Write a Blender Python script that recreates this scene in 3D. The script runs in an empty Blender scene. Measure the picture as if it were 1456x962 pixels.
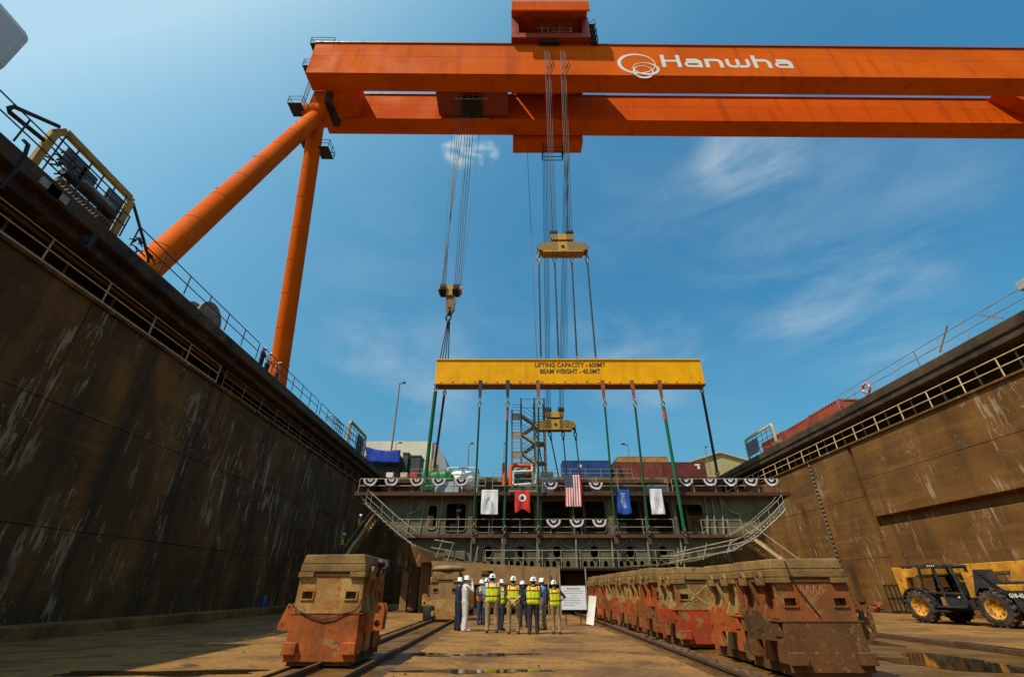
import bpy, math, random
from mathutils import Vector, Matrix
from mathutils.geometry import tessellate_polygon
random.seed(7)
V = Vector
SC = bpy.context.scene
COL = SC.collection
# ------------------------------------------------------------------ camera
PITCH = math.radians(28.8); F = 647.0; CZ = 1.45
cam = bpy.data.cameras.new('camera'); cam_o = bpy.data.objects.new('camera', cam); COL.objects.link(cam_o)
cam_o.location = (0, 0, CZ); cam_o.rotation_euler = (math.pi/2 + PITCH, 0, 0)
cam.sensor_width = 36; cam.lens = 16; cam.clip_end = 6000; cam.clip_start = 0.05
SC.camera = cam_o
SC.render.resolution_x = 1024; SC.render.resolution_y = 676
# ------------------------------------------------------------------ light
SUN = V((-0.48, -0.44, 1.0)).normalized()          # towards the sun
world = bpy.data.worlds.new('World'); SC.world = world; world.use_nodes = True
sun = bpy.data.lights.new('sun', 'SUN'); sun_o = bpy.data.objects.new('sun', sun); COL.objects.link(sun_o)
sun.energy = 5.0; sun.angle = math.radians(0.5); sun.color = (1.0, 0.90, 0.72)
sun_o.rotation_euler = SUN.to_track_quat('Z', 'Y').to_euler(); sun_o.location = (-30, -30, 80)
SC.view_settings.view_transform = 'Standard'; SC.view_settings.look = 'None'
SC.view_settings.exposure = 0.0; SC.view_settings.gamma = 1.0; SC.view_settings.use_curve_mapping = False
try:
    SC.cycles.use_denoising = True; SC.cycles.max_bounces = 6; SC.cycles.sample_clamp_indirect = 4
except Exception: pass

CT, ST = math.cos(PITCH), math.sin(PITCH)
def ray(u, v):
    x = (u-728)/F; y = (481-v)/F
    return x, CT - y*ST, ST + y*CT
def atY(u, v, Y):
    x, yy, z = ray(u, v); t = Y/yy; return V((x*t, Y, CZ+z*t))
def atX(u, v, X):
    x, yy, z = ray(u, v); t = X/x; return V((X, yy*t, CZ+z*t))
def atZ(u, v, Z):
    x, yy, z = ray(u, v); t = (Z-CZ)/z; return V((x*t, yy*t, Z))

def world_sky():
    nt = world.node_tree; N = nt.nodes; L = nt.links; N.clear()
    out = N.new('ShaderNodeOutputWorld'); bg = N.new('ShaderNodeBackground'); bg.inputs[1].default_value = SKY_STRENGTH
    sky = N.new('ShaderNodeTexSky'); sky.sky_type = 'NISHITA'; sky.sun_disc = False
    sky.sun_elevation = math.asin(SUN.z); sky.sun_rotation = math.atan2(SUN.x, SUN.y)
    sky.air_density = 1.0; sky.dust_density = 7.0; sky.ozone_density = 2.0
    # polarised, saturated grade of the whole sky: one power curve per channel
    sp = N.new('ShaderNodeSeparateColor'); L.new(sky.outputs[0], sp.inputs[0])
    gm = N.new('ShaderNodeCombineColor')
    for i, (ref, top, g) in enumerate(((3.05, .46, 2.0), (3.3, .70, 1.32), (4.3, .86, 1.06))):
        d = N.new('ShaderNodeMath'); d.operation = 'DIVIDE'; L.new(sp.outputs[i], d.inputs[0]); d.inputs[1].default_value = ref
        c = N.new('ShaderNodeMath'); c.operation = 'MINIMUM'; L.new(d.outputs[0], c.inputs[0]); c.inputs[1].default_value = 1.0
        p = N.new('ShaderNodeMath'); p.operation = 'POWER'; L.new(c.outputs[0], p.inputs[0]); p.inputs[1].default_value = g
        q = N.new('ShaderNodeMath'); q.operation = 'MULTIPLY'; L.new(p.outputs[0], q.inputs[0]); q.inputs[1].default_value = top/SKY_STRENGTH
        L.new(q.outputs[0], gm.inputs[i])
    tc = N.new('ShaderNodeTexCoord')
    def dot_mask(u, v, lo, hi):
        d = V(ray(u, v)).normalized()
        dp = N.new('ShaderNodeVectorMath'); dp.operation = 'DOT_PRODUCT'
        L.new(tc.outputs['Generated'], dp.inputs[0]); dp.inputs[1].default_value = d
        mr = N.new('ShaderNodeMapRange'); mr.interpolation_type = 'SMOOTHERSTEP'
        mr.inputs['From Min'].default_value = math.cos(math.radians(lo)); mr.inputs['From Max'].default_value = math.cos(math.radians(hi))
        L.new(dp.outputs['Value'], mr.inputs[0]); return mr.outputs[0]
    def mth(op, a, b):
        m = N.new('ShaderNodeMath'); m.operation = op
        for i, s in enumerate((a, b)):
            if isinstance(s, (int, float)): m.inputs[i].default_value = s
            else: L.new(s, m.inputs[i])
        return m.outputs[0]
    def fbm(scale, rot, st, lo, hi, seed):
        mp = N.new('ShaderNodeMapping'); mp.inputs['Scale'].default_value = st; mp.inputs['Rotation'].default_value = rot
        mp.inputs['Location'].default_value = (seed, seed*.7, 0); L.new(tc.outputs['Generated'], mp.inputs[0])
        n = N.new('ShaderNodeTexNoise'); n.inputs['Scale'].default_value = scale; n.inputs['Detail'].default_value = 8
        n.inputs['Roughness'].default_value = .58; n.inputs['Distortion'].default_value = .5
        L.new(mp.outputs[0], n.inputs['Vector'])
        r = N.new('ShaderNodeMapRange'); r.interpolation_type = 'SMOOTHSTEP'; r.inputs['From Min'].default_value = lo; r.inputs['From Max'].default_value = hi
        L.new(n.outputs[0], r.inputs[0]); return r.outputs[0]
    cir = fbm(3.2, (0, .25, .4), (1, .8, 2.4), .36, .80, 3.1)       # wispy cirrus over the whole sky
    soft = fbm(1.3, (0, 0, 0), (1, 1, 2.2), .45, .8, 9.4)
    cl = mth('MULTIPLY', cir, mth('ADD', mth('MULTIPLY', soft, .20), .05))
    for (u, v, lo, hi, g) in ((1150, 290, 17, 2, .34), (1230, 455, 10, 1, .50), (600, 532, 9, 1, .45), (510, 488, 6, 1, .5), (900, 505, 10, 1, .5), (1070, 215, 7, 1, .6)):
        cl = mth('ADD', cl, mth('MULTIPLY', mth('MULTIPLY', dot_mask(u, v, lo, hi), cir), g))
    puff = fbm(16, (0, 0, 0), (1, 1, 2.0), .33, .62, 7.9)
    pm = mth('MAXIMUM', dot_mask(655, 212, 2.6, .3), mth('MULTIPLY', dot_mask(690, 218, 2.0, .3), .8))
    cl = mth('ADD', cl, mth('MULTIPLY', mth('MULTIPLY', puff, pm), 1.2))
    cl = mth('MINIMUM', cl, .85)
    mx = N.new('ShaderNodeMix'); mx.data_type = 'RGBA'
    L.new(cl, mx.inputs[0]); L.new(gm.outputs[0], mx.inputs[6]); mx.inputs[7].default_value = CLOUD
    L.new(mx.outputs[2], bg.inputs[0]); L.new(bg.outputs[0], out.inputs[0])
SKY_STRENGTH = 0.1
CLOUD = (4.6, 5.9, 6.8, 1)
world_sky()

# ------------------------------------------------------------------ materials
MATS = {}
def M(name, c1, c2=None, scale=1.5, lo=.4, hi=.65, rough=.6, metal=0.0, bump=.15, bscale=25, streak=None, streak_amt=.6, streak_scale=3.0, spots=None, spot_scale=6, spot_lo=.62, spec=.4, coat=0.0, fine=.18, obj=False, rvar=.12, squash=1.0, chips=None):
    """weathered surface: two-tone noise, vertical streaks, spots, fine grain; world-space coordinates"""
    if name in MATS: return MATS[name]
    m = bpy.data.materials.new(name); m.use_nodes = True; nt = m.node_tree; N = nt.nodes; L = nt.links
    b = N['Principled BSDF']; b.inputs['Metallic'].default_value = metal
    b.inputs['Specular IOR Level'].default_value = spec
    if coat: b.inputs['Coat Weight'].default_value = coat
    if obj: co = N.new('ShaderNodeTexCoord').outputs['Object']
    else: co = N.new('ShaderNodeNewGeometry').outputs['Position']
    def noise(sc, det=5, st=None, seed=0.0, rg=.55):
        src = co
        mp = N.new('ShaderNodeMapping'); mp.inputs['Location'].default_value = (seed, seed*1.3, seed*.7)
        if st: mp.inputs['Scale'].default_value = st
        L.new(src, mp.inputs[0])
        n = N.new('ShaderNodeTexNoise'); n.inputs['Scale'].default_value = sc; n.inputs['Detail'].default_value = det; n.inputs['Roughness'].default_value = rg
        L.new(mp.outputs[0], n.inputs['Vector']); return n.outputs[0]
    def rng(x, a, bb, c=0., d=1.):
        r = N.new('ShaderNodeMapRange'); r.interpolation_type = 'SMOOTHSTEP'
        for i, q in enumerate((a, bb, c, d)): r.inputs[i+1].default_value = q
        L.new(x, r.inputs[0]); return r.outputs[0]
    def mix(f, a, bb, mode='MIX'):
        x = N.new('ShaderNodeMix'); x.data_type = 'RGBA'; x.blend_type = mode
        for i, q in ((0, f), (6, a), (7, bb)):
            if isinstance(q, (tuple, list)): x.inputs[i].default_value = (*q[:3], 1)
            elif isinstance(q, (int, float)): x.inputs[i].default_value = q
            else: L.new(q, x.inputs[i])
        return x.outputs[2]
    sd = (sum(map(ord, name)) % 97) * .37
    col = mix(rng(noise(scale, 6, (1, 1, squash), sd), lo, hi), c1, c2 if c2 else tuple(q*.75 for q in c1))
    if spots: col = mix(rng(noise(spot_scale, 6, None, sd+5, .65), spot_lo, spot_lo+.07), col, spots)
    if chips:
        col = mix(rng(noise(9, 7, None, sd+15, .7), .57, .61), col, chips); col = mix(rng(noise(.9, 4, (1, 1, .5), sd+21), .48, .66, 0, .6), col, tuple(q*.55 for q in chips))
    if streak:
        s = rng(noise(streak_scale, 5, (1, 1, .09), sd+9), .50, .72, 0, streak_amt); col = mix(s, col, streak)
    g = noise(bscale, 6, None, sd+2, .65)
    col = mix(fine, col, mix(rng(g, .3, .7), (.25, .25, .25), (1.6, 1.6, 1.6)), 'MULTIPLY') if fine else col
    L.new(col, b.inputs['Base Color'])
    L.new(rng(noise(scale*2.3, 4, None, sd+3), .3, .7, max(.03, rough-rvar), min(1, rough+rvar)), b.inputs['Roughness'])
    if bump:
        bp = N.new('ShaderNodeBump'); bp.inputs['Strength'].default_value = bump; bp.inputs['Distance'].default_value = .03
        L.new(g, bp.inputs['Height']); L.new(bp.outputs[0], b.inputs['Normal'])
    MATS[name] = m; return m

def concrete_wall(name, runs, lime, grain, shade_stain, lsc):
    m = bpy.data.materials.new(name); m.use_nodes = True; nt = m.node_tree; N = nt.nodes; L = nt.links
    b = N['Principled BSDF']; b.inputs['Roughness'].default_value = .85; b.inputs['Specular IOR Level'].default_value = .2
    geo = N.new('ShaderNodeNewGeometry')
    def noise(sc, det, st, seed, rg=.55, dist=0.):
        mp = N.new('ShaderNodeMapping'); mp.inputs['Location'].default_value = (seed, seed*1.7, seed*.6); mp.inputs['Scale'].default_value = st
        L.new(geo.outputs['Position'], mp.inputs[0]); n = N.new('ShaderNodeTexNoise')
        n.inputs['Scale'].default_value = sc; n.inputs['Detail'].default_value = det; n.inputs['Roughness'].default_value = rg; n.inputs['Distortion'].default_value = dist
        L.new(mp.outputs[0], n.inputs['Vector']); return n.outputs[0]
    def rng(x, a, bb, c=0., d=1.):
        r = N.new('ShaderNodeMapRange'); r.interpolation_type = 'SMOOTHSTEP'
        for i, q in enumerate((a, bb, c, d)): r.inputs[i+1].default_value = q
        L.new(x, r.inputs[0]); return r.outputs[0]
    def mul(a, c):
        x = N.new('ShaderNodeMath'); x.operation = 'MULTIPLY'; L.new(a, x.inputs[0])
        if isinstance(c, (int, float)): x.inputs[1].default_value = c
        else: L.new(c, x.inputs[1])
        return x.outputs[0]
    def mix(f, a, bb, mode='MIX'):
        x = N.new('ShaderNodeMix'); x.data_type = 'RGBA'; x.blend_type = mode
        for i, q in ((0, f), (6, a), (7, bb)):
            if isinstance(q, tuple): x.inputs[i].default_value = (*q, 1)
            elif isinstance(q, (int, float)): x.inputs[i].default_value = q
            else: L.new(q, x.inputs[i])
        return x.outputs[2]
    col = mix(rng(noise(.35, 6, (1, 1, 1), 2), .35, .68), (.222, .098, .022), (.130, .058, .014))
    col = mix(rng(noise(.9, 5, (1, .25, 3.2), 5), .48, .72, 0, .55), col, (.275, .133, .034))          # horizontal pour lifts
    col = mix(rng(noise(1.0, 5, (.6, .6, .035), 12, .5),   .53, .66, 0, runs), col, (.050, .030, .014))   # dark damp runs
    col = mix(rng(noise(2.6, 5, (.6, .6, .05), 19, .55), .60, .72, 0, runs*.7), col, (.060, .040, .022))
    col = mix(rng(noise(.5, 5, (1, 1, .45), 71, .6), .30, .58, 0, shade_stain), col, (.045, .028, .013))       # patchy dark film; on the left wall it paints in extra shade
    zone = rng(noise(.33, 3, (1, 1, .8), 31), .50-lime, .62-lime)
    w = mul(rng(noise(lsc, 6, (.8, .8, .12), 25, .70, .6), .545, .60), zone)
    col = mix(mul(w, .8), col, (.38, .27, .165))                                                         # lime runs
    cr = noise(1.15, 4, (1, 1, .55), 44, .6, 1.2)
    k = N.new('ShaderNodeMath'); k.operation = 'SUBTRACT'; L.new(cr, k.inputs[0]); k.inputs[1].default_value = .5
    k2 = N.new('ShaderNodeMath'); k2.operation = 'ABSOLUTE'; L.new(k.outputs[0], k2.inputs[0])
    crack = mul(rng(k2.outputs[0], .011, .0, 0, 1), rng(noise(.6, 3, (1, 1, 1), 61), .56, .64))
    col = mix(mul(crack, .85), col, (.44, .33, .21))
    g = noise(9, 7, (1, 1, 1), 3, .65)
    col = mix(grain, col, mix(rng(g, .3, .7), (.35, .35, .35), (1.5, 1.5, 1.5)), 'MULTIPLY')
    L.new(col, b.inputs['Base Color'])
    bp = N.new('ShaderNodeBump'); bp.inputs['Strength'].default_value = .3; bp.inputs['Distance'].default_value = .05
    L.new(g, bp.inputs['Height']); L.new(bp.outputs[0], b.inputs['Normal'])
    return m
WALL = concrete_wall('stained_shade_darkened_concrete', .85, .035, .25, .72, 2.7)  # real runs, plus the left wall's shade worked into the colour
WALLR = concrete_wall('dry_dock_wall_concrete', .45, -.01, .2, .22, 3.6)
COPE = M('tarred_coping_concrete', (.078, .046, .021), (.032, .020, .011), scale=.5, rough=.85, bump=.4, bscale=8, spots=(.13, .075, .034), spot_scale=1.3, spot_lo=.60, streak=(.10, .062, .03), streak_amt=.5, streak_scale=1.5)
FLOOR = M('dock_floor_concrete', chips=(.13, .062, .022), c1=(.262, .128, .026), c2=(.135, .066, .017), scale=.4, lo=.44, hi=.66, rough=.75, bump=.45, bscale=7, spots=(.050, .027, .011), spot_scale=.8, spot_lo=.64, fine=.35, squash=1)
FLOOR2 = M('wet_silt', (.155, .080, .022), (.095, .052, .016), scale=.8, rough=.38, bump=.25, bscale=9, rvar=.2, fine=.3)
JOINT = M('joint_dirt', (.04, .024, .012), (.02, .014, .008), rough=.9)
QUAY = M('quay_asphalt', (.16, .11, .06), (.1, .07, .045), scale=.3, rough=.9)
WATER = M('puddle_water', (.020, .012, .005), (.03, .018, .008), rough=.04, rvar=.02, bump=.02, bscale=3, spec=.6, fine=0)
ORANGE = M('orange_crane_paint', (.71, .118, .002), (.58, .088, .002), scale=.12, lo=.35, hi=.7, spec=.05, rough=.75, bump=.02, bscale=3, streak=(.36, .045, .006), streak_amt=.5, streak_scale=.7, fine=.06)
YELLOW = M('yellow_beam_paint', (.86, .40, .003), (.78, .34, .003), scale=.6, rough=.65, spec=.10, bump=.03, streak=(.50, .19, .01), streak_amt=.35, streak_scale=2, fine=.08)
YELLOW2 = M('yellow_machine_paint', (.64, .29, .015), (.42, .18, .02), scale=1.6, rough=.55, spots=(.20, .10, .035), spot_scale=4, spot_lo=.57, chips=(.26, .13, .05), fine=.15)
YELLOWD = M('weathered_yellow_frame', (.50, .28, .03), (.30, .17, .03), scale=2, rough=.6, spots=(.12, .07, .03), fine=.2)
BLACK = M('black_rubber', (.014, .013, .012), (.024, .02, .017), scale=4, rough=.75)
DARK = M('dark_steel', (.045, .038, .032), (.022, .018, .015), scale=3, rough=.6, metal=.2)
ROPE = M('wire_rope', (.10, .095, .09), (.06, .055, .05), scale=8, rough=.5, metal=.5)
GALV = M('galvanised_steel', (.34, .31, .26), (.24, .20, .15), scale=3, rough=.55, metal=.2, spots=(.16, .09, .05))
CREAM = M('cream_rail_paint', (.62, .50, .28), (.48, .36, .18), scale=3, rough=.6, spots=(.18, .09, .03))
BROWNRAIL = M('rusty_rail_paint', (.30, .21, .13), (.18, .11, .06), scale=3, rough=.7)
GREENSLING2 = M('dark_green_sling', (.008, .085, .032), (.006, .05, .022), scale=6, rough=.8)
GREENSLING = M('green_sling', (.010, .15, .05), (.007, .10, .036), scale=6, rough=.8)
PRIMER = M('ship_grey_green_primer', (.132, .118, .062), (.088, .078, .042), scale=.9, rough=.6, bump=.05, streak=(.10, .060, .03), streak_amt=.5, streak_scale=3, spots=(.16, .08, .035), spot_scale=3, spot_lo=.68)
PRIMER2 = M('ship_pale_frame_paint', (.25, .23, .15), (.17, .155, .10), scale=1.5, rough=.6, spots=(.16, .09, .04))
DECKRUST = M('rusty_deck_edge', (.11, .055, .026), (.06, .03, .017), scale=1.4, rough=.8, spots=(.26, .14, .06))
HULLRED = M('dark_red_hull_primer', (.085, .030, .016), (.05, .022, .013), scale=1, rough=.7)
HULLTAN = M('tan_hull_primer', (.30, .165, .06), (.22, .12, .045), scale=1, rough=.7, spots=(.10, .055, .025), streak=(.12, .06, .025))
WHITE = M('white_cloth', (.74, .74, .76), (.66, .67, .70), scale=3, rough=.85, fine=.05, obj=True)
WHITEP = M('white_paint', (.70, .68, .62), (.58, .55, .48), scale=2, rough=.5, fine=.08)
REDC = M('red_cloth', (.62, .035, .02), (.52, .028, .018), scale=3, rough=.85, fine=.05)
BLUEC = M('blue_cloth', (.012, .075, .40), (.010, .06, .32), scale=3, rough=.85, fine=.05)
NAVYC = M('navy_cloth', (.012, .016, .07), (.010, .013, .055), scale=3, rough=.85, fine=.05)
GREENTARP = M('green_tarp', (.008, .13, .04), (.006, .085, .026), scale=2, rough=.5, bump=.3, bscale=4)
BLUETARP = M('blue_tarp', (.004, .034, .27), (.003, .024, .19), scale=1.4, rough=.7, spec=.15, bump=.2, bscale=3)
GLASS = M('tinted_glass', (.02, .022, .022), (.03, .03, .03), rough=.06, rvar=.02, bump=0, spec=.7, fine=0)
RUSTA = M('block_tan_paint', chips=(0.318, 0.121, 0.028), c1=(0.424, 0.270, 0.083), c2=(0.318, 0.167, 0.039), scale=1.8, lo=.42, hi=.6, rough=.7, bump=.25, spots=(0.360, 0.112, 0.019), spot_scale=2.0, spot_lo=.53, streak=(0.276, 0.102, 0.017), streak_amt=.7, streak_scale=2.5)
RUSTB = M('block_orange_paint', chips=(0.148, 0.060, 0.017), c1=(0.424, 0.093, 0.012), c2=(0.297, 0.070, 0.011), scale=1.8, rough=.7, bump=.25, spots=(0.318, 0.177, 0.050), spot_scale=2.0, spot_lo=.58, streak=(0.170, 0.065, 0.014), streak_amt=.7)
RUSTC = M('block_red_brown_rust', chips=(0.127, 0.056, 0.017), c1=(0.276, 0.070, 0.012), c2=(0.212, 0.079, 0.017), scale=1.1, lo=.4, hi=.6, rough=.75, bump=.3, spots=(0.318, 0.167, 0.047), spot_scale=1.7, spot_lo=.57, streak=(0.106, 0.047, 0.011), streak_amt=.6)
RUSTD = M('block_dark_brown_rust', chips=(0.212, 0.112, 0.033), c1=(0.138, 0.051, 0.012), c2=(0.090, 0.042, 0.012), scale=1.4, rough=.8, bump=.4, spots=(0.233, 0.149, 0.047), spot_scale=1.5, spot_lo=.66, streak=(0.053, 0.028, 0.008))
RUSTE = M('block_grey_paint', chips=(0.233, 0.084, 0.019), c1=(0.360, 0.260, 0.099), c2=(0.276, 0.186, 0.061), scale=1.6, rough=.7, bump=.25, spots=(0.318, 0.093, 0.017), spot_scale=2.0, spot_lo=.53, streak=(0.212, 0.093, 0.019), streak_amt=.5)
RUSTF = M('block_bright_red_paint', chips=(0.159, 0.070, 0.019), c1=(0.445, 0.042, 0.009), c2=(0.276, 0.047, 0.011), scale=1.8, rough=.7, bump=.25, spots=(0.276, 0.158, 0.044), spot_scale=1.8, spot_lo=.50)
CAPM = M('block_cap_timber_grey', chips=(0.127, 0.074, 0.025), c1=(0.260, 0.153, 0.044), c2=(0.175, 0.098, 0.028), scale=1.6, rough=.8, bump=.4, spots=(0.138, 0.074, 0.022), spot_scale=3, spot_lo=.6)
STEELRAIL = M('floor_rail_rust', (.12, .062, .03), (.075, .04, .02), scale=3, rough=.6, metal=.2)
YPAINT = M('yellow_spray_paint', (.45, .36, .04), (.33, .25, .05), scale=9, lo=.45, hi=.55, rough=.7)
CHALK = M('chalk_scribble', (.42, .26, .15), (.36, .2, .1), rough=.9)
PRINT = M('grey_print', (.30, .30, .34), (.25, .25, .3), rough=.8)
BPRINT = M('dark_brown_print', (.10, .05, .008), (.07, .035, .006), rough=.6)

# ------------------------------------------------------------------ mesh builder
def root_loc(o):
    while o.parent: o = o.parent
    return o.location
class MB:
    def __init__(s): s.v = []; s.f = []; s.m = []; s.s = []
    def add(s, vs, fs, mi=0, smooth=False):
        k = len(s.v); s.v += [tuple(p) for p in vs]
        for f in fs: s.f.append([i+k for i in f]); s.m.append(mi); s.s.append(smooth)
        return s
    def box(s, x0, x1, y0, y1, z0, z1, mi=0):
        vs = [(x, y, z) for z in (z0, z1) for y in (y0, y1) for x in (x0, x1)]
        return s.add(vs, [(0, 2, 3, 1), (4, 5, 7, 6), (0, 1, 5, 4), (1, 3, 7, 5), (3, 2, 6, 7), (2, 0, 4, 6)], mi)
    def hexa(s, b, t, mi=0):                      # 4 bottom points, 4 top points, same winding (ccw from above)
        return s.add(list(b)+list(t), [(3, 2, 1, 0), (4, 5, 6, 7), (0, 1, 5, 4), (1, 2, 6, 5), (2, 3, 7, 6), (3, 0, 4, 7)], mi)
    def bar(s, p, q, w, h=None, mi=0, up=(0, 0, 1)):
        p, q = V(p), V(q); d = (q-p).normalized(); up = V(up); h = h or w
        if abs(d.dot(up)) > .98: up = V((0, 1, 0)) if abs(d.y) < .9 else V((1, 0, 0))
        a = d.cross(up).normalized()*(w/2); b = a.cross(d).normalized()*(h/2)
        return s.hexa([p-a-b, p+a-b, q+a-b, q-a-b], [p-a+b, p+a+b, q+a+b, q-a+b], mi)
    def tube(s, p, q, r, r2=None, n=8, mi=0, caps=True, smooth=True):
        p, q = V(p), V(q); r2 = r if r2 is None else r2; d = (q-p).normalized()
        a = d.orthogonal().normalized(); b = d.cross(a)
        vs = []
        for c, rr in ((p, r), (q, r2)):
            vs += [c + (a*math.cos(2*math.pi*i/n)+b*math.sin(2*math.pi*i/n))*rr for i in range(n)]
        s.add(vs, [(i, (i+1) % n, n+(i+1) % n, n+i) for i in range(n)], mi, smooth)
        if caps: s.add(vs[:n], [tuple(range(n))[::-1]], mi); s.add(vs[n:], [tuple(range(n))], mi)
        return s
    def path(s, pts, r, n=7, mi=0, closed=False):
        pts = [V(p) for p in pts]; N = len(pts); vs = []
        up = None
        for i, p in enumerate(pts):
            a = pts[(i-1) % N] if (i > 0 or closed) else p; b = pts[(i+1) % N] if (i < N-1 or closed) else p
            d = (b-a).normalized()
            e = d.orthogonal().normalized() if up is None else (up - d*up.dot(d)).normalized()
            up = e; g = d.cross(e)
            vs += [p+(e*math.cos(2*math.pi*k/n)+g*math.sin(2*math.pi*k/n))*r for k in range(n)]
        fs = []
        for i in range(N if closed else N-1):
            j = (i+1) % N
            fs += [(i*n+k, i*n+(k+1) % n, j*n+(k+1) % n, j*n+k) for k in range(n)]
        s.add(vs, fs, mi, True)
        if not closed: s.add(vs[:n], [tuple(range(n))[::-1]], mi); s.add(vs[-n:], [tuple(range(n))], mi)
        return s
    def prism(s, poly, ext, mi=0, smooth=False):
        poly = [V(p) for p in poly]; ext = V(ext); n = len(poly)
        s.add(poly+[p+ext for p in poly], [tuple(range(n))[::-1], tuple(range(n, 2*n))], mi)
        return s.add(poly+[p+ext for p in poly], [(i, (i+1) % n, n+(i+1) % n, n+i) for i in range(n)], mi, smooth)
    def plate(s, outer, holes, o, ex, ey, ext, mi=0):
        o, ex, ey, ext = V(o), V(ex), V(ey), V(ext)
        loops = [outer]+list(holes); tris = tessellate_polygon([[V((a, b, 0)) for a, b in l] for l in loops])
        flat = [p for l in loops for p in l]; n = len(flat)
        P = [o+ex*a+ey*b for a, b in flat]
        s.add(P+[p+ext for p in P], [tuple(t) for t in tris]+[tuple(i+n for i in t)[::-1] for t in tris], mi)
        k = 0
        for l in loops:
            m = len(l)
            s.add([P[k+i] for i in range(m)]+[P[k+i]+ext for i in range(m)], [(i, (i+1) % m, m+(i+1) % m, m+i) for i in range(m)], mi); k += m
        return s
    def lathe(s, prof, c=(0, 0, 0), ax=(0, 0, 1), n=20, mi=0, smooth=True):
        c = V(c); ax = V(ax).normalized(); a = ax.orthogonal().normalized(); b = ax.cross(a); vs = []
        for r, z in prof: vs += [c+ax*z+(a*math.cos(2*math.pi*i/n)+b*math.sin(2*math.pi*i/n))*r for i in range(n)]
        fs = [(j*n+i, j*n+(i+1) % n, (j+1)*n+(i+1) % n, (j+1)*n+i) for j in range(len(prof)-1) for i in range(n)]
        return s.add(vs, fs, mi, smooth)
    def sphere(s, c, r, n=10, mi=0, sc=(1, 1, 1)):
        prof = [(max(1e-4, math.sin(math.pi*j/(n//2+2))), -math.cos(math.pi*j/(n//2+2))) for j in range(n//2+3)]
        k = len(s.v); s.lathe(prof, (0, 0, 0), (0, 0, 1), n, mi)
        for i in range(k, len(s.v)):
            x, y, z = s.v[i]; s.v[i] = (c[0]+x*r*sc[0], c[1]+y*r*sc[1], c[2]+z*r*sc[2])
        return s
    def build(s, name, mats, parent=None, bevel=0.0, rel=True):
        me = bpy.data.meshes.new(name)
        o0 = root_loc(parent) if (parent and rel) else V((0, 0, 0))
        me.from_pydata([(x-o0[0], y-o0[1], z-o0[2]) for x, y, z in s.v], [], s.f)
        for m in (mats if isinstance(mats, (list, tuple)) else [mats]): me.materials.append(m)
        me.polygons.foreach_set('material_index', s.m); me.polygons.foreach_set('use_smooth', s.s); me.update()
        o = bpy.data.objects.new(name, me); COL.objects.link(o)
        if parent: o.parent = parent
        if bevel:
            b = o.modifiers.new('bevel', 'BEVEL'); b.width = bevel; b.segments = 2; b.limit_method = 'ANGLE'; b.angle_limit = math.radians(40)
        return o
def tag(o, label=None, cat=None, group=None, kind=None):
    if label: o['label'] = label
    if cat: o['category'] = cat
    if group: o['group'] = group
    if kind: o['kind'] = kind
    return o
def thing(name, label, cat, loc=(0, 0, 0), group=None):
    o = bpy.data.objects.new(name, None); COL.objects.link(o); o.location = loc; o.empty_display_size = .3
    return tag(o, label, cat, group)
def link_copy(o, parent, loc, rot=None, scale=None):
    c = bpy.data.objects.new(o.name.split('.')[0], o.data); COL.objects.link(c); c.parent = parent; c.location = loc
    if rot: c.rotation_euler = rot
    if scale: c.scale = scale
    for m in o.modifiers:
        b = c.modifiers.new(m.name, m.type); b.width = m.width; b.segments = m.segments; b.limit_method = m.limit_method; b.angle_limit = m.angle_limit
    return c
def copy_tree(o, parent=None):
    c = o.copy(); COL.objects.link(c); c.parent = parent
    for ch in list(o.children): copy_tree(ch, c)
    return c
def rr(x0, x1, y0, y1, r, n=4):
    pts = []
    for cx, cy, a0 in ((x1-r, y1-r, 0), (x0+r, y1-r, 90), (x0+r, y0+r, 180), (x1-r, y0+r, 270)):
        for i in range(n+1):
            a = math.radians(a0+90*i/n); pts.append((cx+r*math.cos(a), cy+r*math.sin(a)))
    return pts
def ell(cx, cy, rx, ry=None, n=16):
    ry = ry or rx
    return [(cx+rx*math.cos(2*math.pi*i/n), cy+ry*math.sin(2*math.pi*i/n)) for i in range(n)]
def rect(x0, x1, y0, y1): return [(x0, y0), (x1, y0), (x1, y1), (x0, y1)]
def text_geo(body, size, ex=.004, bold=0.0, sx=1.0, spacing=1.0):
    cu = bpy.data.curves.new('text', 'FONT'); cu.body = body; cu.size = size; cu.align_x = 'CENTER'; cu.align_y = 'CENTER'; cu.extrude = ex; cu.offset = bold; cu.space_character = spacing; cu.resolution_u = 3
    ob = bpy.data.objects.new('text', cu); COL.objects.link(ob); bpy.context.view_layer.update()
    me = bpy.data.meshes.new_from_object(ob.evaluated_get(bpy.context.evaluated_depsgraph_get()))
    vs = [(v.co.x*sx, v.co.y, v.co.z) for v in me.vertices]; fs = [tuple(p.vertices) for p in me.polygons]
    bpy.data.objects.remove(ob); bpy.data.curves.remove(cu); bpy.data.meshes.remove(me)
    return vs, fs
def railing(name, label, pts, h, spacing, mat, r=.03, rails=(1.0, .5), group=None, parent=None, up=(0, 0, 1), toe=False):
    """posts one by one, each rail its own tube along the line"""
    pts = [V(p) for p in pts]
    root = parent if parent else thing(name, label, 'railing', pts[0], group)
    host = root
    up = V(up)
    first = None
    for a, b in zip(pts, pts[1:]):
        n = max(1, round((b-a).length/spacing))
        for i in range(n+1):
            p = a.lerp(b, i/n)
            if first is None:
                first = MB().tube(p, p+up*h, r, n=6).build('post', mat, host); p0 = p
            elif i > 0 or a is not pts[0]:
                link_copy(first, host, p-p0)
    for k in rails:
        MB().path([p+up*h*k for p in pts], r*.85, n=6).build('rail', mat, host)
    if toe: MB().path([p+up*.06 for p in pts], r*1.3, n=5).build('toe_rail', mat, host)
    return root
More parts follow.
